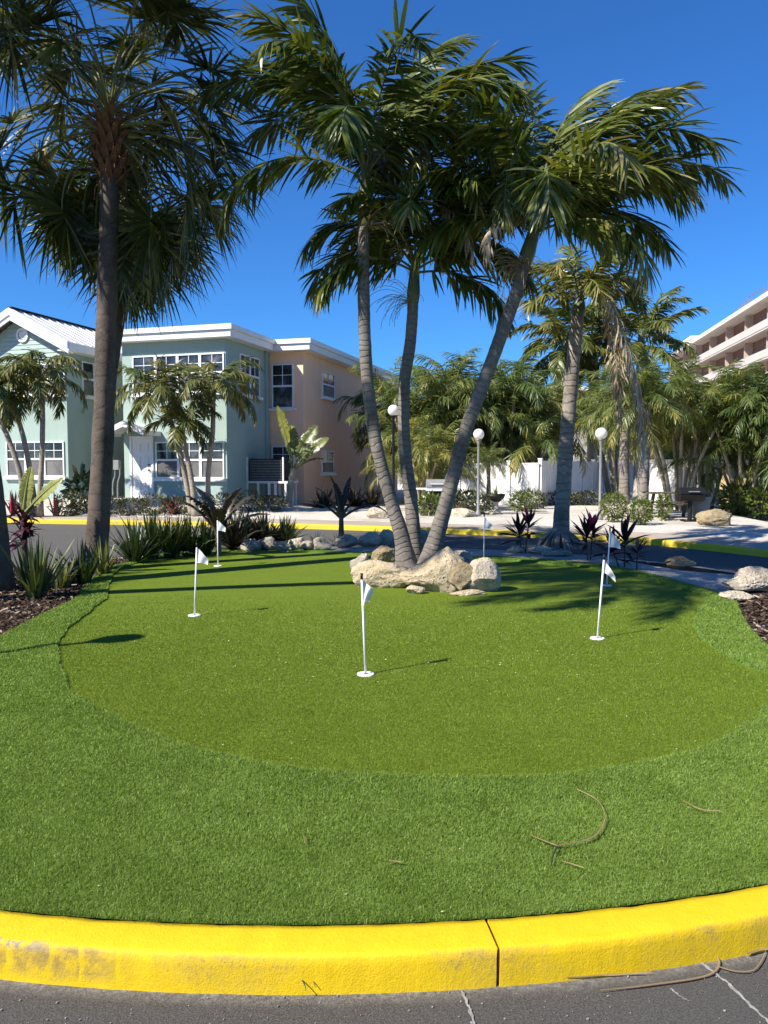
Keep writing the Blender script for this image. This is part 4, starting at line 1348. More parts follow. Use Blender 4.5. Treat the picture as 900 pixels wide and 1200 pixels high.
flax(T(203, 0, 24.2), 26, .7, .6, 'ti', 'small red-leaved plant at the left foot of the twin palms', 'red-leaved plants before the aqua houses', 90, .06, 'leafy_plant', .6)
flax(T(65, 0, 24.0), 26, .8, .6, 'ti', 'small red-leaved plant under the gabled house window', 'red-leaved plants before the aqua houses', 91, .06, 'leafy_plant', .6)
flax(T(14, 0, 23.8), 30, .8, .6, 'ti', 'red-leaved plant at the far left of the gabled house', 'red-leaved plants before the aqua houses', 92, .06, 'leafy_plant', .6)

# ------------------------------------------------------------------ houses
F0 = np.array([-5.05, 25.7, 0.0])
HA = R(-16.3)
HU = np.array([math.cos(HA), math.sin(HA), 0]); HV = np.array([-math.sin(HA), math.cos(HA), 0]); HZ = np.array([0, 0, 1.0])


def H(u, v, z=0.0): return F0 + HU * u + HV * v + HZ * z


def hbox(mb, u, v, z, **kw): mb.box(F0, HU, HV, u, v, z, **kw)


class Wall:
    def __init__(s, p, r, n): s.p, s.r, s.n = np.asarray(p), r, n
    def hit(s, px, py):
        d = ray(px, py); t = np.dot(s.p - CAM, s.n) / np.dot(d, s.n); q = CAM + d * t
        return float(np.dot(q - s.p, s.r)), float(q[2])


def window(house, wall, a0, a1, z0, z1, units=1, rows=2, cols=2, sill=True, lower='screen', split=.5):
    """sash windows side by side: white frame with glazing bars over dark panes"""
    mb = MB(); fr = .045
    p, r, n = wall.p, wall.r, wall.n
    mb.box(p, r, n, (a0 - fr, a1 + fr), (.0, .05), (z1, z1 + fr))
    mb.box(p, r, n, (a0 - fr, a1 + fr), (.0, .05), (z0 - fr, z0))
    w = (a1 - a0) / units
    for i in range(units + 1):
        c = a0 + w * i; h = fr if i in (0, units) else .05
        lo, hi = (c - fr, c) if i == 0 else ((c, c + fr) if i == units else (c - .05, c + .05))
        mb.box(p, r, n, (lo, hi), (.0, .048), (z0, z1))
    zm = z0 + (z1 - z0) * split
    for i in range(units):
        b0 = a0 + w * i + (.05 if i else 0); b1 = a0 + w * (i + 1) - (.05 if i < units - 1 else 0)
        mb.box(p, r, n, (b0, b1), (.0, .044), (zm - .035, zm + .035))
        for c in range(1, cols):
            x = b0 + (b1 - b0) * c / cols
            mb.box(p, r, n, (x - .010, x + .010), (.0, .034), (zm + .035, z1))
        for q in range(1, rows):
            z = zm + .035 + (z1 - zm - .035) * q / rows
            mb.box(p, r, n, (b0, b1), (.0, .032), (z - .010, z + .010))
    o = mb.build('window', M['white'], house)
    pm = MB(); sm = MB()
    for i in range(units):
        b0 = a0 + w * i; b1 = b0 + w
        pm.box(p, r, n, (b0, b1), (.0, .014), (zm, z1))
        (sm if lower == 'screen' else pm).box(p, r, n, (b0, b1), (.0, .012), (z0, zm))
    pm.build('pane', M['glass'], o)
    if lower == 'screen': sm.build('screen', M['screen'], o)
    if sill:
        mb = MB(); mb.box(p, r, n, (a0 - .14, a1 + .14), (.0, .13), (z0 - fr - .10, z0 - fr - .003))
        mb.build('sill', M['white'], o)
    return o


GH = 0.20     # floor level of the houses
# ---- gabled aqua house
uL, uR, vF, vB = -10.0, -6.17, -.42, 11.0
ze = 5.65; apu, apz = -8.085, 6.81
hs = thing('gabled_house', H((uL + uR) / 2, (vF + vB) / 2), 'aqua two-storey house with a white gable and round vent at the far left', 'house', 'houses across the road', HA)
mb = MB(); hbox(mb, (uL, uR), (vF, vB), (-.2, ze)); mb.build('wall', M['aqua'], hs)
mb = MB()
gz = lambda u: apz - (abs(u - apu)) * (apz - ze) / 1.915
q = [H(uL, vF - .003, ze + .0), H(uR, vF - .003, ze), H(apu, vF - .003, apz), H(uL, vF + .25, ze), H(uR, vF + .25, ze), H(apu, vF + .25, apz)]
mb.add(q, [[0, 1, 2], [3, 5, 4]]); mb.add(q, [[0, 2, 5, 3], [1, 4, 5, 2], [0, 3, 4, 1]])
mb.add([H(uL, vF - .004, 5.05), H(uR, vF - .004, 5.05), H(uR, vF - .004, ze), H(uL, vF - .004, ze)], [[0, 1, 2, 3]])
mb.build('gable_siding', M['siding'], hs)
eo = .43
mb = MB(); ribs = MB()
for sgn in (-1, 1):
    e_u = apu + sgn * 2.36
    V = [H(apu, vF - .45, 7.01), H(e_u, vF - .45, 5.76), H(e_u, vB + .4, 5.76), H(apu, vB + .4, 7.01)]
    V2 = [v_ + HZ * .06 for v_ in V]
    mb.add(V + V2, [[0, 1, 2, 3], [7, 6, 5, 4], [0, 4, 5, 1], [1, 5, 6, 2], [2, 6, 7, 3]])
    for i in range(28):      # standing seams
        vv = vF - .4 + i * .42
        a_, b_ = H(apu, vv, 7.07), H(e_u, vv, 5.82)
        t = HV * .015
        up = HZ * .035
        ribs.add([a_ - t, a_ + t, b_ + t, b_ - t, a_ - t + up, a_ + t + up, b_ + t + up, b_ - t + up], [[4, 5, 6, 7], [0, 4, 7, 3], [1, 2, 6, 5], [3, 7, 6, 2]])
o = mb.build('roof', M['metal_roof'], hs); ribs.build('seams', M['metal_roof'], o)
mb = MB(); hbox(mb, (apu - .1, apu + .1), (vF - .45, vB + .4), (7.07, 7.13)); mb.build('ridge_cap', M['dark_roof'], o)
mb = MB()       # barge boards and eave fascia
for sgn in (-1, 1):
    e_u = apu + sgn * 2.39
    for (dv, dz, th_) in ((-.50, 0, .05), (-.455, -.17, .05)):
        V = []
        for dd in (0, th_):
            V += [H(apu, vF + dv + dd, 7.09 + dz * .3), H(e_u, vF + dv + dd, 5.83 + dz * .3), H(e_u, vF + dv + dd, 5.60 + dz), H(apu, vF + dv + dd, 6.84 + dz)]
        mb.add(V, [[0, 1, 2, 3], [4, 7, 6, 5], [0, 4, 5, 1], [3, 2, 6, 7], [1, 5, 6, 2]])
    hbox(mb, (e_u - .03, e_u + .03), (vF - .46, vB + .4), (5.53, 5.81))
    lo, hi = sorted((apu + sgn * 1.90, e_u))
    hbox(mb, (lo, hi), (vF - .40, vB + .4), (5.54, 5.57))
mb.build('fascia', M['white'], hs)
wf = Wall(H(0, vF), HU, -HV); ws = Wall(H(uR, 0), HV, HU)
mb = MB()
c = wf.hit(27, 393)
for r0, r1, d in ((.0, .17, .03), (.17, .25, .06)):
    n = 28; V = []
    for i in range(n):
        a = 2 * math.pi * i / n
        for rr in (r0, r1):
            V.append(wf.p + wf.r * (c[0] + math.cos(a) * rr) + HZ * (c[1] + math.sin(a) * rr) + wf.n * d)
    for i in range(n):
        a = 2 * math.pi * i / n
        V.append(wf.p + wf.r * (c[0] + math.cos(a) * r1) + HZ * (c[1] + math.sin(a) * r1))
    mb.add(V, [[2 * i, 2 * i + 1, (2 * i + 3) % (2 * n), (2 * i + 2) % (2 * n)] for i in range(n)] + [[2 * i + 1, 2 * n + i, 2 * n + (i + 1) % n, (2 * i + 3) % (2 * n)] for i in range(n)])
for i in range(5):
    z = -.13 + i * .06; hw = math.sqrt(max(.0, .17 ** 2 - z * z)) * .95
    mb.box(wf.p, wf.r, wf.n, (c[0] - hw, c[0] + hw), (.03, .05), (c[1] + z - .012, c[1] + z + .012))
mb.build('vent', M['white'], hs)


def pixwin(house, wall, x0, y0, x1, y1, **kw):
    a0, zt = wall.hit(x0, (y0)); a1, zb = wall.hit(x1, y1)
    _, zt2 = wall.hit(x1, y0); _, zb2 = wall.hit(x0, y1)
    return window(house, wall, a0, a1, (zb + zb2) / 2, (zt + zt2) / 2, **kw)


pixwin(hs, wf, 32, 428, 76, 461, units=2)
pixwin(hs, wf, 9, 519, 75, 557, units=3)
pixwin(hs, ws, 96, 426, 109, 463, units=1, lower='glass', cols=1, rows=1)

# ---- flat-roofed aqua house
uL2, uR2, vF2, vB2 = -4.5, -.45, .45, 3.95
hs2 = thing('flat_roofed_house', H((uL2 + uR2) / 2, (vF2 + vB2) / 2), 'aqua two-storey house with a flat white roof and white front door', 'house', 'houses across the road', HA)
mb = MB(); hbox(mb, (uL2, uR2), (vF2, vB2), (-.2, 5.93)); mb.build('wall', M['aqua'], hs2)


def flat_roof(house, u, v, seam=None):
    mb = MB()
    hbox(mb, u, v, (6.13, 6.30))
    o = mb.build('roof', M['white'], house)
    mb = MB(); hbox(mb, (u[0] + .07, u[1] - .07), (v[0] + .07, v[1] - (.07 if seam is None else 0)), (5.90, 6.127)); mb.build('fascia', M['white'], o)


flat_roof(hs2, (-5.0, 0.0), (0, 3.465), 1)
wf2 = Wall(H(0, vF2), HU, -HV); ws2 = Wall(H(uR2, 0), HV, HU)
pixwin(hs2, wf2, 157, 417, 262, 459, units=4)
pixwin(hs2, wf2, 184, 519, 262, 559, units=3)
pixwin(hs2, ws2, 281, 419, 303, 462, units=2)
# door
a0, zt = wf2.hit(155, 514); a1, zb = wf2.hit(179, 584)
mb = MB(); p, r, n = wf2.p, wf2.r, wf2.n
mb.box(p, r, n, (a0, a1), (.0, .03), (zb, zt))
w = a1 - a0; hh = zt - zb
for (x0, x1, y0, y1) in ((.14, .45, .06, .30), (.55, .86, .06, .30), (.14, .45, .36, .70), (.55, .86, .36, .70), (.14, .45, .77, .92), (.55, .86, .77, .92)):
    mb.box(p, r, n, (a0 + w * x0, a0 + w * x1), (.03, .042), (zb + hh * y0, zb + hh * y1))
    mb.box(p, r, n, (a0 + w * x0 + .03, a0 + w * x1 - .03), (.042, .05), (zb + hh * y0 + .03, zb + hh * y1 - .03))
dr = mb.build('door', M['white'], hs2)
mb = MB()
mb.box(p, r, n, (a0 - .08, a0 - .003), (.0, .06), (zb, zt + .08)); mb.box(p, r, n, (a1 + .003, a1 + .08), (.0, .06), (zb, zt + .08)); mb.box(p, r, n, (a0, a1), (.0, .055), (zt + .003, zt + .078))
mb.build('door_frame', M['white'], dr)
mb = MB()
for zz in (.47, .56):
    c0 = p + r * (a1 - .09) + n * .03 + HZ * (zb + hh * zz)
    mb.tube([c0, c0 + n * .06], .028, 10, True)
mb.build('handle', M['black'], dr)
mb = MB(); mb.box(p, r, n, (a0 - .25, a1 + .25), (.003, .7), (-.1, zb - .02)); mb.build('doorstep', M['concrete'], hs2)
# porch canopy: small gable
mb = MB(); cw = .80; cu = (a0 + a1) / 2 - .05; zc = wf2.hit(153, 508)[1] - .03; za = zc + .34
for sgn in (-1, 1):
    V = [H(cu, vF2 - 1.0, za), H(cu + sgn * cw, vF2 - 1.0, zc), H(cu + sgn * cw, vF2, zc), H(cu, vF2, za)]
    V2 = [x + HZ * .06 for x in V]
    mb.add(V + V2, [[0, 1, 2, 3], [7, 6, 5, 4], [0, 4, 5, 1], [1, 5, 6, 2]])
    V = [H(cu, vF2 - 1.03, za + .08), H(cu + sgn * (cw + .03), vF2 - 1.03, zc + .08), H(cu + sgn * (cw + .03), vF2 - 1.03, zc - .10), H(cu, vF2 - 1.03, za - .12)]
    V2 = [x + HV * .05 for x in V]
    mb.add(V + V2, [[0, 1, 2, 3], [7, 6, 5, 4], [0, 4, 5, 1], [1, 5, 6, 2], [3, 2, 6, 7]])
    e0, e1 = sorted((cu + sgn * cw, cu + sgn * (cw + .03)))
    hbox(mb, (e0, e1), (vF2 - .98, vF2), (zc - .08, zc + .08))
mb.build('porch_roof', M['metal_roof'], hs2)
mb = MB(); hbox(mb, (-.44, -.36), (3.5, 3.58), (0, 5.9)); mb.build('downpipe', M['aqua'], hs2)

# ---- peach house
hs3 = thing('peach_house', H(-2, 12), 'peach two-storey house with a flat white roof and small sash windows', 'house', 'houses across the road', HA)
mb = MB(); hbox(mb, (-4.5, .92), (3.97, 17.5), (-.2, 5.93)); mb.build('wall', M['peach'], hs3)
flat_roof(hs3, (-5.0, 1.42), (3.47, 18.0))
wf3 = Wall(H(0, 3.97), HU, -HV); ws3 = Wall(H(.92, 0), HV, HU)
pixwin(hs3, wf3, 320, 428, 343, 477, units=1, lower='glass')
pixwin(hs3, wf3, 320, 524, 344, 560, units=1, lower='glass')
pixwin(hs3, ws3, 377.5, 438, 391, 465, units=1)
pixwin(hs3, ws3, 377, 529, 390, 553, units=1, rows=3)
pixwin(hs3, ws3, 444, 461, 452, 482, units=1)

# ---- air conditioner on its white stand between the houses
b = H(.15, 2.3, .0)
ac = thing('air_conditioner', b, 'dark louvred air conditioner on a white post stand between the aqua and peach houses', 'air conditioner', None, HA)
mb = MB(); mb.box(b, HU, HV, (-.5, .75), (-.3, .5), (1.05, 1.85)); mb.build('housing', M['black'], ac)
mb = MB()
for i in range(13): mb.box(b, HU, HV, (-.48, .73), (-.33, -.303), (1.09 + i * .057, 1.112 + i * .057))
mb.build('louvres', M['steel'], ac)
mb = MB(); mb.box(b, HU, HV, (-.6, 1.0), (-.4, .6), (.97, 1.047))
for x in (-.58, -.15, .28, .52, .92):
    for y in (-.38, .52): mb.box(b, HU, HV, (x - .035, x + .035), (y - .035, y + .035), (-.1, .967))
for x in (-.6, .8): mb.box(b, HU, HV, (x, x + .05), (-.40, -.345), (1.05, 1.9))
mb.build('stand', M['off_white'], ac)
mb = MB()
for i, x in enumerate((.82, .9)):
    c0 = b + HU * x + HV * .3
    mb.tube(catmull(np.array([c0, c0 + HZ * 1.3, c0 + HZ * 1.7 + HU * .1, c0 + HZ * 1.75 - HU * .3]), 6, False), .03, 8)
mb.build('pipe', M['off_white'], ac)
# meters in the gap
b = H(-5.1, .6, .0)
mt = thing('gas_meter', b, 'grey pipes and meter boxes in the gap between the two aqua houses', 'utility meter', None, HA)
mb = MB()
for x in (-.22, 0, .2):
    mb.tube(catmull(np.array([b + HU * x, b + HU * x + HZ * .9, b + HU * (x + .1) + HZ * 1.25, b + HU * (x + .1) + HZ * 1.5]), 6, False), .03, 8)
mb.build('pipe', M['steel'], mt, True)
mb = MB(); mb.box(b, HU, HV, (-.28, .0), (-.06, .12), (1.5, 1.95)); mb.box(b, HU, HV, (.06, .28), (-.05, .1), (1.45, 1.8)); mb.build('meter_box', M['steel'], mt)

# ------------------------------------------------------------------ small palms before the houses
def small_palm(pix, Y, label, seed, nf=16, L=1.75, group='small palms before the aqua houses', r0=.085, r1=.07, leaf='palm_bright'):
    path = trunk_path(pix, Y, Y, None, 40)
    path[0][2] = terr(path[0][0], path[0][1]) - .03
    return feather_palm(label, path, r0, r1, .05, auto_fronds(nf, L, seed, -10, 80, (85, 125)), group, shaft=.35, leaf=leaf, bark='trunk_thin', name='palm_tree', ll=.46, lw=.042, seed=seed, n=44, var0=.5, limp=.8)


small_palm([(46, 592), (49, 540), (50, 490), (49, 452)], 23.9, 'straight small palm before the gabled aqua house', 31)
small_palm([(40, 592), (34, 545), (24, 500), (10, 465)], 24.0, 'small palm leaning left before the gabled aqua house', 32)
small_palm([(30, 590), (22, 550), (8, 510), (-12, 470)], 23.7, 'small palm leaning out of the left edge of the photo', 33)
small_palm([(225, 600), (216, 555), (204, 505), (190, 470)], 24.0, 'small palm with a curved trunk leaning left before the front door', 34)
small_palm([(229, 600), (224, 560), (218, 530), (214, 508)], 23.8, 'shortest small palm between the two taller ones at the aqua windows', 35, 12, 1.3)
small_palm([(244, 596), (244, 555), (249, 510), (250, 468)], 24.2, 'small palm at the right corner of the aqua house', 36, 18, 1.85)

# ------------------------------------------------------------------ royal palms and clumping palms behind
def royal(px, Y, top_py, label, seed):
    b = T(px, 0, Y); b[2] -= .05
    top = A(px + 2, top_py, Y)
    path = catmull(np.array([b, b * .66 + top * .34, b * .33 + top * .67, top]), 10, False)
    return feather_palm(label, path, .27, .20, .1, auto_fronds(19, 3.3, seed, -25, 78, (55, 90)), 'royal palms beyond the fence', shaft=1.5, leaf='palm_bright', bark='royal', name='royal_palm', ll=.72, lw=.085, seed=seed, n=56, var0=.5, limp=.9, V=20, shaft_r=1.0)


royal(661, 37, 428, 'pale-trunked royal palm beyond the fence, showing left of the stout grey trunk', 41)
royal(693, 39, 426, 'pale-trunked royal palm beyond the fence, just right of the stout grey trunk', 43)
royal(749, 36, 428, 'pale-trunked royal palm beyond the fence, right of the hanging brown frond', 42)


def clump_proto(seed, nst, h, L, label, name='areca_palm', spread=1.1, low=.62, vb=.3):
    r_ = random.Random(seed)
    root = thing(name, (0, 0, 0), label, 'palm tree', 'clumping palms across the road')
    st = MB(); cr = MB(); sk = MB()
    for i in range(nst):
        a = i * 2.4 + r_.uniform(-.3, .3); rr = .12 + .22 * r_.random()
        hh = h * (1.05 - low * (i / nst) ** 1.3 + r_.uniform(-.06, .06)); lean = spread * r_.uniform(.3, 1.0)
        P = np.array([[math.cos(a) * rr, math.sin(a) * rr, -.1], [math.cos(a) * (rr + lean * .35), math.sin(a) * (rr + lean * .35), hh * .5], [math.cos(a) * (rr + lean), math.sin(a) * (rr + lean), hh]])
        P = catmull(P, 8, False)
        st.tube(P, np.linspace(.065, .05, len(P)), 8, False)
        nf = r_.randint(7, 9)
        for j in range(nf):
            u = j / nf
            frond(cr, sk, P[-1], j * 137.5 + i * 50 + r_.uniform(-20, 20), 82 - 90 * u + r_.uniform(-8, 8), L * r_.uniform(.8, 1.15), r_.uniform(60, 110), n=42, ll=.55, lw=.030, V=30, limp=.8,
                  seed=seed * 1000 + i * 20 + j, var0=vb + .3 * r_.random() + .2 * (u > .8), sr=.012, swerve=r_.uniform(-20, 20))
    st.build('stems', M['cane'], root, True)
    o = cr.build('crown', M['areca'], root)
    sk.build('stalks', M['rachis'], o)
    return root


def date_proto(seed, h, L, label):
    r_ = random.Random(seed)
    root = thing('date_palm', (0, 0, 0), label, 'palm tree', 'clumping palms across the road')
    st = MB(); cr = MB(); sk = MB()
    P = catmull(np.array([[0, 0, -.1], [.08, 0, h * .5], [.02, .03, h]]), 10, False)
    st.tube(P, trunk_radius(len(P), .14, .13, .05, .05, h, 6), 12, True, None, 0, .2, seed)
    for j in range(34):
        u = j / 34
        frond(cr, sk, P[-1], j * 137.5 + r_.uniform(-15, 15), 84 - 105 * u + r_.uniform(-8, 8), L * r_.uniform(.85, 1.1), r_.uniform(50, 90), n=40, ll=.40, lw=.020, V=28, limp=.6,
              seed=seed * 1000 + j, var0=.3 + .25 * r_.random() + .2 * (u > .8), sr=.012, swerve=r_.uniform(-15, 15))
    st.build('trunk', M['trunk_grey'], root, True)
    o = cr.build('crown', M['areca'], root); sk.build('stalks', M['rachis'], o)
    return root


place = [   # proto, px, Y, rz, scale, label
    ('a', 500, 30.5, 0.3, 1.02, 'tall clumping palm right of the peach house between the middle and leaning trunks'),
    ('b', 486, 31.5, 1.9, .88, 'clumping palm against the end of the peach house'),
    ('c', 497, 26.2, 2.9, .62, 'low yellowish clumping palm drooping behind the gas grill'),
    ('b', 545, 32.5, 4.1, 1.05, 'tall clumping palm behind the leaning trunk'),
    ('a', 590, 31.5, 5.2, 1.0, 'clumping palm with slanting stems before the white fence, above the urn'),
    ('c', 618, 32.5, .9, .98, 'clumping palm with thin crossing stems before the fence corner'),
    ('e', 640, 37.0, 3.0, 1.0, 'clumping palm beyond the fence left of the stout grey trunk'),
    ('d', 572, 27.5, 1.0, .55, 'small spiky palm beside the urn and lamp post'),
    ('e', 722, 36.0, .2, 1.0, 'clumping palm behind the third lamp post'),
    ('d', 733, 23.4, 2.0, 1.0, 'first single-trunked date palm right of the hanging brown frond'),
    ('d', 754, 23.0, 4.4, 1.04, 'second single-trunked date palm behind the round shrubs'),
    ('e', 797, 25.8, 1.3, .86, 'clumping palm with slanting stems behind the picnic table'),
    ('e', 826, 26.6, 2.2, .86, 'clumping palm with white sunlit stems behind the dark barbecue'),
    ('b', 872, 24.8, 3.7, .80, 'bushy clumping palm leaning over the tan hut'),
    ('e', 897, 25.2, 5.0, .86, 'clumping palm cut off by the right edge'),
    ('b', 775, 44.0, 2.6, 1.0, 'clumping palm far beyond the fence, above the picnic table'),
    ('a', 815, 46.0, 4.6, 1.0, 'clumping palm far beyond the fence, above the black barbecue'),
    ('b', 735, 48.0, 1.2, 1.0, 'clumping palm far beyond the fence behind the hanging brown frond'),
    ('b', 928, 24.0, .7, .8, 'clumping palm beyond the right edge'),
]
protos = {}
for key, px, Y, rz_, s_, lb in place:
    if key not in protos:
        o = {'a': lambda: clump_proto(1, 10, 3.5, 2.0, lb), 'b': lambda: clump_proto(2, 11, 3.3, 2.1, lb, vb=.18), 'c': lambda: clump_proto(3, 10, 3.0, 1.9, lb, 'areca_palm', 1.5, .62, .48), 'e': lambda: clump_proto(9, 9, 3.3, 2.0, lb, 'areca_palm', 1.3, .22, .36), 'd': lambda: date_proto(4, 3.0, 1.75, lb)}[key]()
        protos[key] = o
    else:
        o = dup_tree(protos[key], label=lb)
    o.location = Vector(T(px, 0, Y)); o.rotation_euler = (0, 0, rz_); o.scale = (s_ * (1.0 if key == 'd' else 1.18),) * 3 if px < 700 or key != 'd' else (s_ * 1.1,) * 3


# ------------------------------------------------------------------ lamp posts
def lamp(base, h, label, mat, seed=0):
    b = np.asarray(base)
    root = thing('lamp_post', b, label, 'lamp post', 'globe lamp posts')
    mb = MB(); mb.lathe(b, [(.0, -.05), (.085, -.05), (.085, .10), (.065, .14), (.05, .18), (.042, .2), (.038, h - .30), (.055, h - .27), (.055, h - .24), (.09, h - .22), (.09, h - .19), (0, h - .19)], 16)
    mb.build('post', M[mat], root, True)
    mb = MB(); rg = .165
    mb.lathe(b, [(rg * math.sin(t) if 0 < t < math.pi else 0.0, h - .2 + rg * .92 - rg * math.cos(t)) for t in np.linspace(.3, math.pi, 16)], 24)
    mb.build('globe', M['globe'], root, True)
    return root


def lamp_px(px, Y, top_py, label, mat):
    b = T(px, 0, Y); top = A(px, top_py, Y)
    lamp(b, top[2] - b[2] , label, mat)


lamp_px(461, 22.4, 479, 'globe lamp on a black post between the left and middle palm trunks', 'black')
lamp_px(560.5, 23.2, 507, 'globe lamp on a slim grey post right of the leaning palm trunk', 'steel')
lamp_px(703.5, 21.5, 506, 'globe lamp on a pale post under the hanging brown frond', 'steel')
lamp((-5.1, 5.35, -.02), 2.9, 'globe lamp just left of the view whose round shadow falls on the turf', 'black')

# ------------------------------------------------------------------ fence, bits of furniture, car
def fence(p0, p1, h, label, panel=2.0, slat=.15):
    root = thing('fence', p0, label, 'fence', 'white board fences')
    p0 = np.asarray(p0); p1 = np.asarray(p1); L = np.linalg.norm(p1 - p0); r = (p1 - p0) / L; n = np.array([r[1], -r[0], 0])
    mb = MB(); k_ = int(L / slat)
    for i in range(k_):
        mb.box(p0, r, n, (i * slat + .004, (i + 1) * slat - .004), (0, .022 + .006 * (i % 2)), (.04, h - .06))
    mb.build('panel', M['off_white'], root)
    mb = MB(); mb.box(p0, r, n, (0, L), (-.02, .045), (h - .06, h)); mb.box(p0, r, n, (0, L), (-.02, .04), (.0, .038)); mb.build('rail', M['off_white'], root)
    for i in range(int(L / panel) + 1):
        mb = MB(); x = min(i * panel, L); mb.box(p0, r, n, (x - .06, x + .06), (-.07, .07), (-.1, h + .05)); mb.box(p0, r, n, (x - .075, x + .075), (-.085, .085), (h + .05, h + .09)); mb.build('post', M['off_white'], root)
    return root


fc = T(632, 0, 28.6)
fence(T(538, 0, 30.0), fc, 1.62, 'white board fence panel behind the second lamp, sunlit with palm shadows')
fence(fc + np.array([.05, .1, 0]), T(752, 0, 46), 1.7, 'white slatted fence running back from the corner behind the stout grey trunk')
fence(T(757, 0, 29.0), T(846, 0, 28.0), 1.75, 'white fence behind the picnic table and slanting stems')

b = T(770, 0, 22.2)
pt = thing('picnic_table', b, 'weathered dark picnic table with benches behind the round shrubs', 'picnic table')
X = np.array([1.0, 0, 0]); Yv = np.array([0, 1.0, 0])
mb = MB(); [mb.box(b, X, Yv, (-.3, 1.3), (-.36 + i * .145, -.23 + i * .145), (.72, .76)) for i in range(5)]; mb.build('tabletop', M['wood'], pt)
for s_ in (-1, 1):
    mb = MB(); mb.box(b, X, Yv, (-.3, 1.3), (s_ * .72 - .13, s_ * .72 + .13), (.42, .46)); mb.build('bench', M['wood'], pt)
for x in (0, 1.0):
    for s_ in (-1, 1):
        mb = MB(); c0 = b + X * x
        mb.tube([c0 + Yv * s_ * .25 + HZ * .72, c0 + Yv * s_ * .6 + HZ * (-.02)], .05, 6); mb.build('leg', M['wood'], pt)
    mb = MB(); mb.box(b, X, Yv, (x - .03, x + .03), (-.8, .8), (.36, .415)); mb.build('crossbar', M['wood'], pt)
b = T(809, 0, 20.9)
gl = thing('barbecue', b, 'black barrel barbecue on a pedestal beside the grey bin', 'barbecue')
mb = MB(); mb.tube([b + HZ * -.05, b + HZ * .55], .06, 10); mb.box(b, X, Yv, (-.2, .2), (-.15, .15), (-.02, .03)); mb.build('pedestal', M['black'], gl)
mb = MB(); n = 14; V = []
for x in (-.33, .33):
    for i in range(n + 1):
        a = math.pi + math.pi * i / n; V.append(b + X * x + Yv * math.cos(a) * .24 + HZ * (.74 + math.sin(a) * .2))
mb.add(V, [[i, i + 1, n + 2 + i, n + 1 + i] for i in range(n)] + [[*range(n + 1)], [*range(2 * n + 1, n, -1)]] if False else [[i, i + 1, n + 2 + i, n + 1 + i] for i in range(n)])
mb.add(V[:n + 1], [list(range(n + 1))]); mb.add(V[n + 1:], [list(range(n, -1, -1))])
mb.build('firebox', M['black'], gl)
mb = MB(); V = []
for x in (-.33, .33):
    for i in range(n + 1):
        a = math.pi * i / n; V.append(b + X * x + Yv * math.cos(a) * .245 + HZ * (.755 + math.sin(a) * .17))
mb.add(V, [[i, i + 1, n + 2 + i, n + 1 + i] for i in range(n)]); mb.add(V[:n + 1], [list(range(n + 1))]); mb.add(V[n + 1:], [list(range(n, -1, -1))])
lid = mb.build('lid', M['black'], gl)
mb = MB(); mb.tube([b + X * -.15 + Yv * -.28 + HZ * .82, b + X * .15 + Yv * -.28 + HZ * .82], .014, 8); mb.tube([b + X * .2 + HZ * .9, b + X * .2 + HZ * 1.0], .03, 8); mb.build('handle', M['steel'], lid)
b = T(822, 0, 21.3)
bn = thing('litter_bin', b, 'grey plastic litter bin right of the black barbecue', 'bin')
mb = MB(); mb.lathe(b, [(0, 0), (.19, 0), (.25, .62), (.265, .62), (.265, .67), (.24, .67), (.21, .1), (0, .1)], 20); mb.build('body', M['dark_plastic'], bn, False)
mb = MB(); mb.lathe(b, [(.27, .67), (.27, .70), (.2, .80), (0, .83)], 20); mb.build('lid', M['black'], bn)
# gas grill
b = T(509, 0, 24.6)
gg = thing('gas_grill', b, 'grey gas grill with white side shelf under the drooping palm', 'grill')
mb = MB(); mb.box(b, X, Yv, (-.28, .35), (-.22, .25), (.08, .70)); mb.build('cabinet', M['black'], gg)
mb = MB(); n = 12; V = []
for x in (-.26, .36):
    for i in range(n + 1):
        a = math.pi * i / n; V.append(b + X * x + Yv * (math.cos(a) * .27) + HZ * (.80 + math.sin(a) ** .7 * .27))
mb.add(V, [[i, i + 1, n + 2 + i, n + 1 + i] for i in range(n)]); mb.add(V[:n + 1], [list(range(n + 1))]); mb.add(V[n + 1:], [list(range(n, -1, -1))])
hd = mb.build('hood', M['steel'], gg, False)
mb = MB(); mb.tube([b + X * -.15 + Yv * -.3 + HZ * .92, b + X * .25 + Yv * -.3 + HZ * .92], .015, 8); mb.build('handle', M['off_white'], hd)
mb = MB(); mb.box(b, X, Yv, (-.75, -.283), (-.22, .25), (.74, .79)); mb.box(b, X, Yv, (-.28, .36), (-.26, .26), (.70, .79)); mb.build('shelf', M['off_white'], gg)
for x in (-.22, .28):
    mb = MB(); mb.tube([b + X * (x - .03) + HZ * .05 - Yv * .2, b + X * (x + .03) + HZ * .05 - Yv * .2], .06, 12); mb.build('wheel', M['black'], gg)
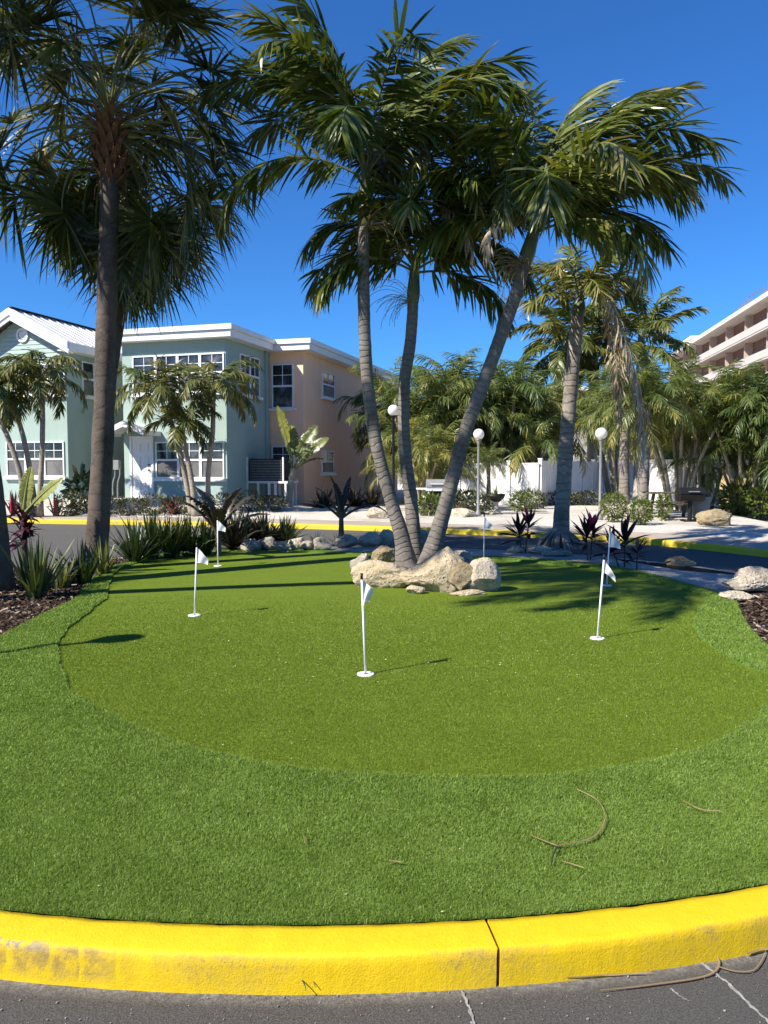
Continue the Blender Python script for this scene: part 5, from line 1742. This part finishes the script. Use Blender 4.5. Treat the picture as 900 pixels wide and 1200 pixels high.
# urn and white pot
b = T(580, 0, 24.2)
ur = thing('garden_urn', b, 'dark bowl planter on a grey pedestal near the second lamp', 'planter')
mb = MB(); mb.lathe(b, [(0, -.02), (.2, -.02), (.2, .06), (.13, .10), (.12, .34), (.17, .38), (0, .38)], 18); mb.build('pedestal', M['concrete'], ur, True)
mb = MB(); mb.lathe(b, [(0, .38), (.16, .38), (.30, .50), (.33, .62), (.30, .62), (.26, .54), (0, .52)], 20); mb.build('bowl', M['black'], ur, True)
flax(b + np.array([0, 0, .53]), 26, .4, .7, 'shrub', 'small green plant growing in the dark bowl planter', None, 95, .04, 'potted_plant', .5)
b = T(490, 0, 24.2)
pot = thing('garden_pot', b, 'white round garden pot left of the small green shrub', 'planter')
mb = MB(); mb.lathe(b, [(0, -.02), (.15, -.02), (.24, .16), (.25, .28), (.17, .40), (.19, .44), (.16, .44), (.12, .36), (0, .34)], 20); mb.build('body', M['white'], pot, True)
mb = MB(); mb.lathe(b, [(.0, .36), (.125, .365)], 16); mb.build('soil', M['mulch'], pot)


def car(px, Y, label):
    b = T(px, 0, Y); b[2] = terr(b[0], b[1])
    root = thing('parked_car', b, label, 'car', None)
    X = np.array([1.0, 0, 0]); D = np.array([0, 1.0, 0])
    # body cross sections along the length (y), front faces the camera
    secs = [(0.0, .80, .45, .78), (.06, .88, .36, .92), (.5, .93, .30, 1.02), (1.2, .95, .30, 1.10), (1.6, .95, .30, 1.12), (4.2, .95, .30, 1.12), (4.6, .92, .35, 1.08), (4.7, .85, .45, .95)]
    mb = MB(); V = []
    for (y, hw, z0, z1) in secs:
        for (x, z) in ((-hw * .94, z0), (-hw, z0 + .15), (-hw, z1 - .12), (-hw * .9, z1), (hw * .9, z1), (hw, z1 - .12), (hw, z0 + .15), (hw * .94, z0)):
            V.append(b + X * x + D * y + HZ * z)
    mb.add(V, [[i * 8 + j, i * 8 + (j + 1) % 8, (i + 1) * 8 + (j + 1) % 8, (i + 1) * 8 + j] for i in range(len(secs) - 1) for j in range(8)])
    mb.add(V[:8], [list(range(8))]); mb.add(V[-8:], [list(range(7, -1, -1))])
    body = mb.build('body', M['car_paint'], root)
    mb = MB(); V = []
    for (y, hw, z) in ((1.15, .86, 1.115), (1.95, .70, 1.72), (4.1, .70, 1.74), (4.5, .82, 1.115)):
        V += [b + X * -hw + D * y + HZ * z, b + X * hw + D * y + HZ * z]
    mb.add(V, [[0, 1, 3, 2], [4, 5, 7, 6], [0, 2, 4, 6], [1, 7, 5, 3]]); mb.build('windows', M['glass'], root)
    mb = MB(); mb.box(b, X, D, (-.71, .71), (1.93, 4.12), (1.735, 1.79)); mb.build('roof', M['car_paint'], root)
    mb = MB(); [mb.box(b, X, D, (-.55, .55), (-.03, .03), (.60 + i * .07, .635 + i * .07)) for i in range(4)]; mb.build('grille', M['steel'], root)
    mb = MB(); mb.box(b, X, D, (-.9, .9), (-.08, .10), (.40, .54)); mb.build('bumper', M['black'], root)
    for s_ in (-1, 1):
        mb = MB(); mb.box(b, X, D, (s_ * .73 - .14, s_ * .73 + .14), (-.02, .06), (.70, .86)); mb.build('headlight', M['globe'], root)
        for y in (.85, 3.8):
            mb = MB(); mb.tube([b + X * s_ * .70 + D * y + HZ * .36, b + X * s_ * .94 + D * y + HZ * .36], .36, 20); w_ = mb.build('wheel', M['black'], root)
            mb = MB(); mb.tube([b + X * s_ * .945 + D * y + HZ * .36, b + X * s_ * .96 + D * y + HZ * .36], .22, 16); mb.build('rim', M['steel'], w_)
        mb = MB(); mb.box(b, X, D, (s_ * 1.04 - .09, s_ * 1.04 + .09), (1.45, 1.6), (1.10, 1.28)); mb.build('mirror', M['car_paint'], root)
    return root


M['car_paint'] = plain('silver_car_paint', (.30, .31, .33), (.26, .27, .29), 2, .3, .5, metal=.3)
car(701, 41, 'silver sport utility car parked facing us behind the third lamp post')

# ------------------------------------------------------------------ buildings far behind
b = T(880, 0, 31)
ht = thing('garden_hut', b, 'low tan hut with a dark roof under the palms at the far right', 'hut')
mb = MB(); mb.box(b, X, Yv, (-1.0, 4.0), (0, 3), (-.1, 1.55)); mb.build('wall', M['tan_wall'], ht)
mb = MB()
V = [b + X * x + Yv * y + HZ * z for (x, y, z) in ((-1.3, -.3, 1.5), (4.3, -.3, 1.5), (4.3, 3.3, 1.5), (-1.3, 3.3, 1.5), (.2, 1.5, 2.3), (2.8, 1.5, 2.3))]
mb.add(V, [[0, 1, 5, 4], [2, 3, 4, 5]]); mb.add(V, [[1, 2, 5], [3, 0, 4]]); mb.add(V, [[3, 2, 1, 0]]); mb.build('roof', M['dark_roof'], ht)
for x in (-.6, .35, 1.4, 2.6):
    mb = MB(); mb.box(b, X, Yv, (x, x + .06), (-.02, .0), (0, 1.5)); mb.build('trim', M['dark_roof'], ht)

# grey low apartment block behind the palms
b0 = np.array([4.0, 52, 0.0])
lb_ = thing('apartment_block', b0, 'low grey building with a flat white roof edge seen between the palms behind the fence', 'building')
mb = MB(); mb.box(b0, X, Yv, (0, 14), (0, 10), (-.2, 6.6)); mb.build('wall', M['grey_wall'], lb_)
mb = MB(); mb.box(b0, X, Yv, (-.5, 14.5), (-.5, 10.5), (6.6, 6.9)); mb.build('roof', M['white'], lb_)
wl = Wall(b0, X, -Yv)
for z in (1.0, 4.2):
    for x in (1.2, 4.2, 7.2, 10.2): window(lb_, wl, x, x + 1.6, z, z + 1.6, 2, sill=True)

# hotel with balconies, running away to the right
q0 = A(900, 345, 87); q1 = A(800, 408, 127)
hr = q1 - q0; hr[2] = 0; hr /= np.linalg.norm(hr); hn = np.array([-hr[1], hr[0], 0])
base = np.array([q0[0], q0[1], 0]) - hr * 14
hotel = thing('hotel_building', base, 'tall hotel block with white balcony bands far behind the palms at the right', 'building')
Ht = q0[2]; Lh = 14 + 52
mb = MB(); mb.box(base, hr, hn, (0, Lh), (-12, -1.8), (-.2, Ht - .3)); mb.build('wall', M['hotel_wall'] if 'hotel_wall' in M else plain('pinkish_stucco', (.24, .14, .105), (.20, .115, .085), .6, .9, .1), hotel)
mb = MB(); mb.box(base, hr, hn, (-.5, Lh + .5), (-12.5, .25), (Ht - .297, Ht + .25)); mb.build('roof', plain('roof_slab', (.66, .62, .58), (.58, .54, .50), .5, .9, .1), hotel)
fl = 3.35
M['hotel_band'] = plain('pale_concrete_band', (.54, .49, .45), (.46, .41, .37), .5, .9, .1)
M['hotel_fin'] = plain('tan_stucco_fin', (.50, .38, .30), (.44, .33, .26), .5, .9, .1)
for i in range(7):
    zt = Ht - .3 - fl * (i + 1)
    if zt < .5: break
    mb = MB(); mb.box(base, hr, hn, (0, Lh), (-1.797, 0), (zt - .1, zt + .12)); mb.box(base, hr, hn, (0, Lh), (-.12, .06), (zt + .123, zt + 1.0))
    mb.build('balcony', M['hotel_band'], hotel)
    for k_ in range(0, 9):
        x = k_ * 8.2
        if x > Lh: break
        mb = MB(); mb.box(base, hr, hn, (x, x + .22), (-1.797, -.8), (zt + .123, zt + fl - .103)); mb.build('partition', M['hotel_fin'], hotel)
        if x + 4 < Lh:
            mb = MB(); mb.box(base, hr, hn, (x + 1.2, x + 3.6), (-1.797, -1.75), (zt + .13, zt + 2.3)); mb.build('window', M['glass'], hotel)
mb = MB(); mb.box(base, hr, hn, (Lh - 12, Lh - 6), (-8, -2), (Ht + .253, Ht + 1.6)); mb.box(base, hr, hn, (Lh - 12.5, Lh - 5.5), (-8.5, -1), (Ht + 1.603, Ht + 1.9)); mb.build('stair_tower', M['white'], hotel)
for dist, lbx in ((17, 'reddish lattice mast on the hotel roof near the right edge'), (26, 'reddish lattice mast on the hotel roof, farther from the right edge')):
    c0 = base + hr * dist - hn * 2 + HZ * (Ht + .25)
    ms = MB()
    for k_ in range(6):
        for s_ in range(3):
            a = s_ * 2.1; ms.tube([c0 + np.array([math.cos(a) * .4, math.sin(a) * .4 + k_ * .8, 0]), c0 + np.array([math.cos(a + 1) * .4, math.sin(a + 1) * .4 + k_ * .8, 2.2 - .25 * abs(k_ - 2)])], .025, 5)
    ms.tube([c0 + HZ * 2.3 - hr * 2, c0 + HZ * 2.3 + hr * 2], .07, 5)
    o = ms.build('roof_mast', plain('red_oxide_steel', (.26, .15, .15), (.2, .11, .11), 2, .6, .2), None, False, c0)
    tag(o, lbx, 'mast', 'masts on the hotel roof')

# ------------------------------------------------------------------ fallen frond strips and leaves
M['strip'] = leafmat('dry_leaf_strip', [(0, (.09, .055, .03)), (.5, (.23, .155, .08)), (1, (.40, .30, .17))], rough=.6, spec=.25, trans=.05)
def strip(pix, z, w, mat, label, lift=.0, name='fallen_leaf_strip', hump=0.0, prof=None):
    P = np.array([G(x, y, z) for x, y in pix]); P = catmull(P, 10, False)
    n = len(P); s = np.linspace(0, 1, n)
    P[:, 2] += lift + hump * np.sin(s * math.pi)
    T_ = norm(np.gradient(P, axis=0)); S = norm(np.cross(T_, np.array([0, 0, 1.0])))
    w *= .5
    ww = w * np.minimum(1, np.minimum(s, 1 - s) * 5 + .15) if prof is None else w * np.interp(s, np.linspace(0, 1, len(prof)), prof)
    mb = MB(); V = []
    for i in range(n):
        V += [P[i] - S[i] * ww[i] * .5, P[i] - np.array([0, 0, ww[i] * .25]) + np.array([0, 0, .004]), P[i] + S[i] * ww[i] * .5]
    mb.add(V, [[3 * i + j, 3 * i + j + 1, 3 * i + 4 + j, 3 * i + 3 + j] for i in range(n - 1) for j in range(2)], np.repeat(.35 + .4 * s, 3))
    c0 = P[n // 2].copy()
    o = mb.build(name, M[mat], None, True, c0)
    return tag(o, label, 'dead leaf', 'fallen palm leaf strips')


strip([(652, 991), (690, 983), (705, 970), (709, 955), (700, 938), (676, 925)], .03, .020, 'strip', 'curled brown palm leaf strip lying on the turf at the right', prof=[.5, 1, .9, .4, .15, .08])
strip([(623, 979), (640, 986), (654, 991)], .03, .016, 'strip', 'short brown leaf stub at the left end of the curled strip on the turf', prof=[.6, 1, 1])
strip([(655, 988), (648, 1003), (646, 1016)], .028, .016, 'dark', 'dark leaf stub pointing down from the curled strip on the turf', prof=[1, .7, .3])
strip([(658, 1009), (672, 1013), (684, 1017)], .03, .006, 'strip', 'thin pale straw below the curled strip on the turf')
strip([(800, 938), (820, 948), (845, 951)], .03, .005, 'strip', 'thin pale straw on the turf at the far right')
strip([(664, 1146), (700, 1143), (735, 1141), (763, 1140)], ROADZ + .012, .013, 'strip', 'reddish-brown leaf strip lying along the kerb foot')
strip([(703, 1161), (760, 1154), (810, 1147), (835, 1140), (843, 1128), (838, 1118)], ROADZ + .012, .014, 'strip', 'long tan leaf strip bent on the asphalt by the kerb')
strip([(842, 1133), (862, 1138), (882, 1137), (893, 1125), (898, 1112)], ROADZ + .012, .010, 'strip', 'curved tan leaf strip at the right edge of the asphalt')
strip([(875, 1118), (890, 1113), (900, 1112)], ROADZ + .015, .022, 'strip', 'crumpled leaf scrap at the kerb foot at the right edge')
strip([(456, 1008), (464, 1009), (471, 1010)], .03, .02, 'strip', 'small brown leaf on the turf near the middle')
strip([(340, 1143), (352, 1152), (359, 1162)], ROADZ + .03, .010, 'dark', 'dark weed twig at the kerb foot, left of the joint', hump=.02)
strip([(350, 1152), (362, 1150), (370, 1158)], ROADZ + .03, .008, 'dark', 'second dark weed twig at the kerb foot, left of the joint', hump=.02)
strip([(150, 928), (156, 930)], .03, .012, 'dark', 'tiny dark leaf on the turf at the left')
strip([(355, 976), (358, 990)], .03, .005, 'strip', 'thin straw on the turf left of the middle')

# ------------------------------------------------------------------ sun, sky, camera
sc.world = bpy.data.worlds.new('World'); sc.world.use_nodes = True
nt = sc.world.node_tree; nt.nodes.clear()
sky = nt.nodes.new('ShaderNodeTexSky'); sky.sky_type = 'NISHITA'; sky.sun_disc = False
sky.sun_elevation = SUN_EL
az_sun = math.atan2(SUN_H[0], SUN_H[1])      # clockwise from +Y
sky.sun_rotation = az_sun
sky.altitude = 0; sky.air_density = 1.0; sky.dust_density = 0.0; sky.ozone_density = 5.0
bg = nt.nodes.new('ShaderNodeBackground'); bg.inputs['Strength'].default_value = 0.073
wo = nt.nodes.new('ShaderNodeOutputWorld')
tn = nt.nodes.new('ShaderNodeMix'); tn.data_type = 'RGBA'; tn.blend_type = 'MULTIPLY'; tn.inputs[0].default_value = 1.0
tn.inputs[7].default_value = (.33, .76, 1.24, 1)      # the deep clean blue of a dry winter sky
nt.links.new(sky.outputs[0], tn.inputs[6]); nt.links.new(tn.outputs[2], bg.inputs[0]); nt.links.new(bg.outputs[0], wo.inputs[0])
sl = bpy.data.lights.new('sun', 'SUN'); sl.energy = 5.0; sl.angle = R(.55); sl.color = (1, .94, .84)
so = bpy.data.objects.new('sun', sl); COL.objects.link(so)
to_sun = Vector((SUN_H[0] * math.cos(SUN_EL), SUN_H[1] * math.cos(SUN_EL), math.sin(SUN_EL)))
so.rotation_euler = to_sun.to_track_quat('Z', 'Y').to_euler()

cd = bpy.data.cameras.new('camera'); cam = bpy.data.objects.new('camera', cd); COL.objects.link(cam)
cam.location = (0, 0, EYE); cam.rotation_euler = (math.pi / 2 - TH, 0, 0)
cd.sensor_fit = 'VERTICAL'; cd.sensor_height = 36; cd.sensor_width = 27; cd.lens = 27.0
cd.clip_start = .05; cd.clip_end = 5000
sc.camera = cam
vs = sc.view_settings
vs.view_transform = 'Standard'; vs.look = 'None'; vs.gamma = 1; vs.exposure = 0.92; vs.use_curve_mapping = False
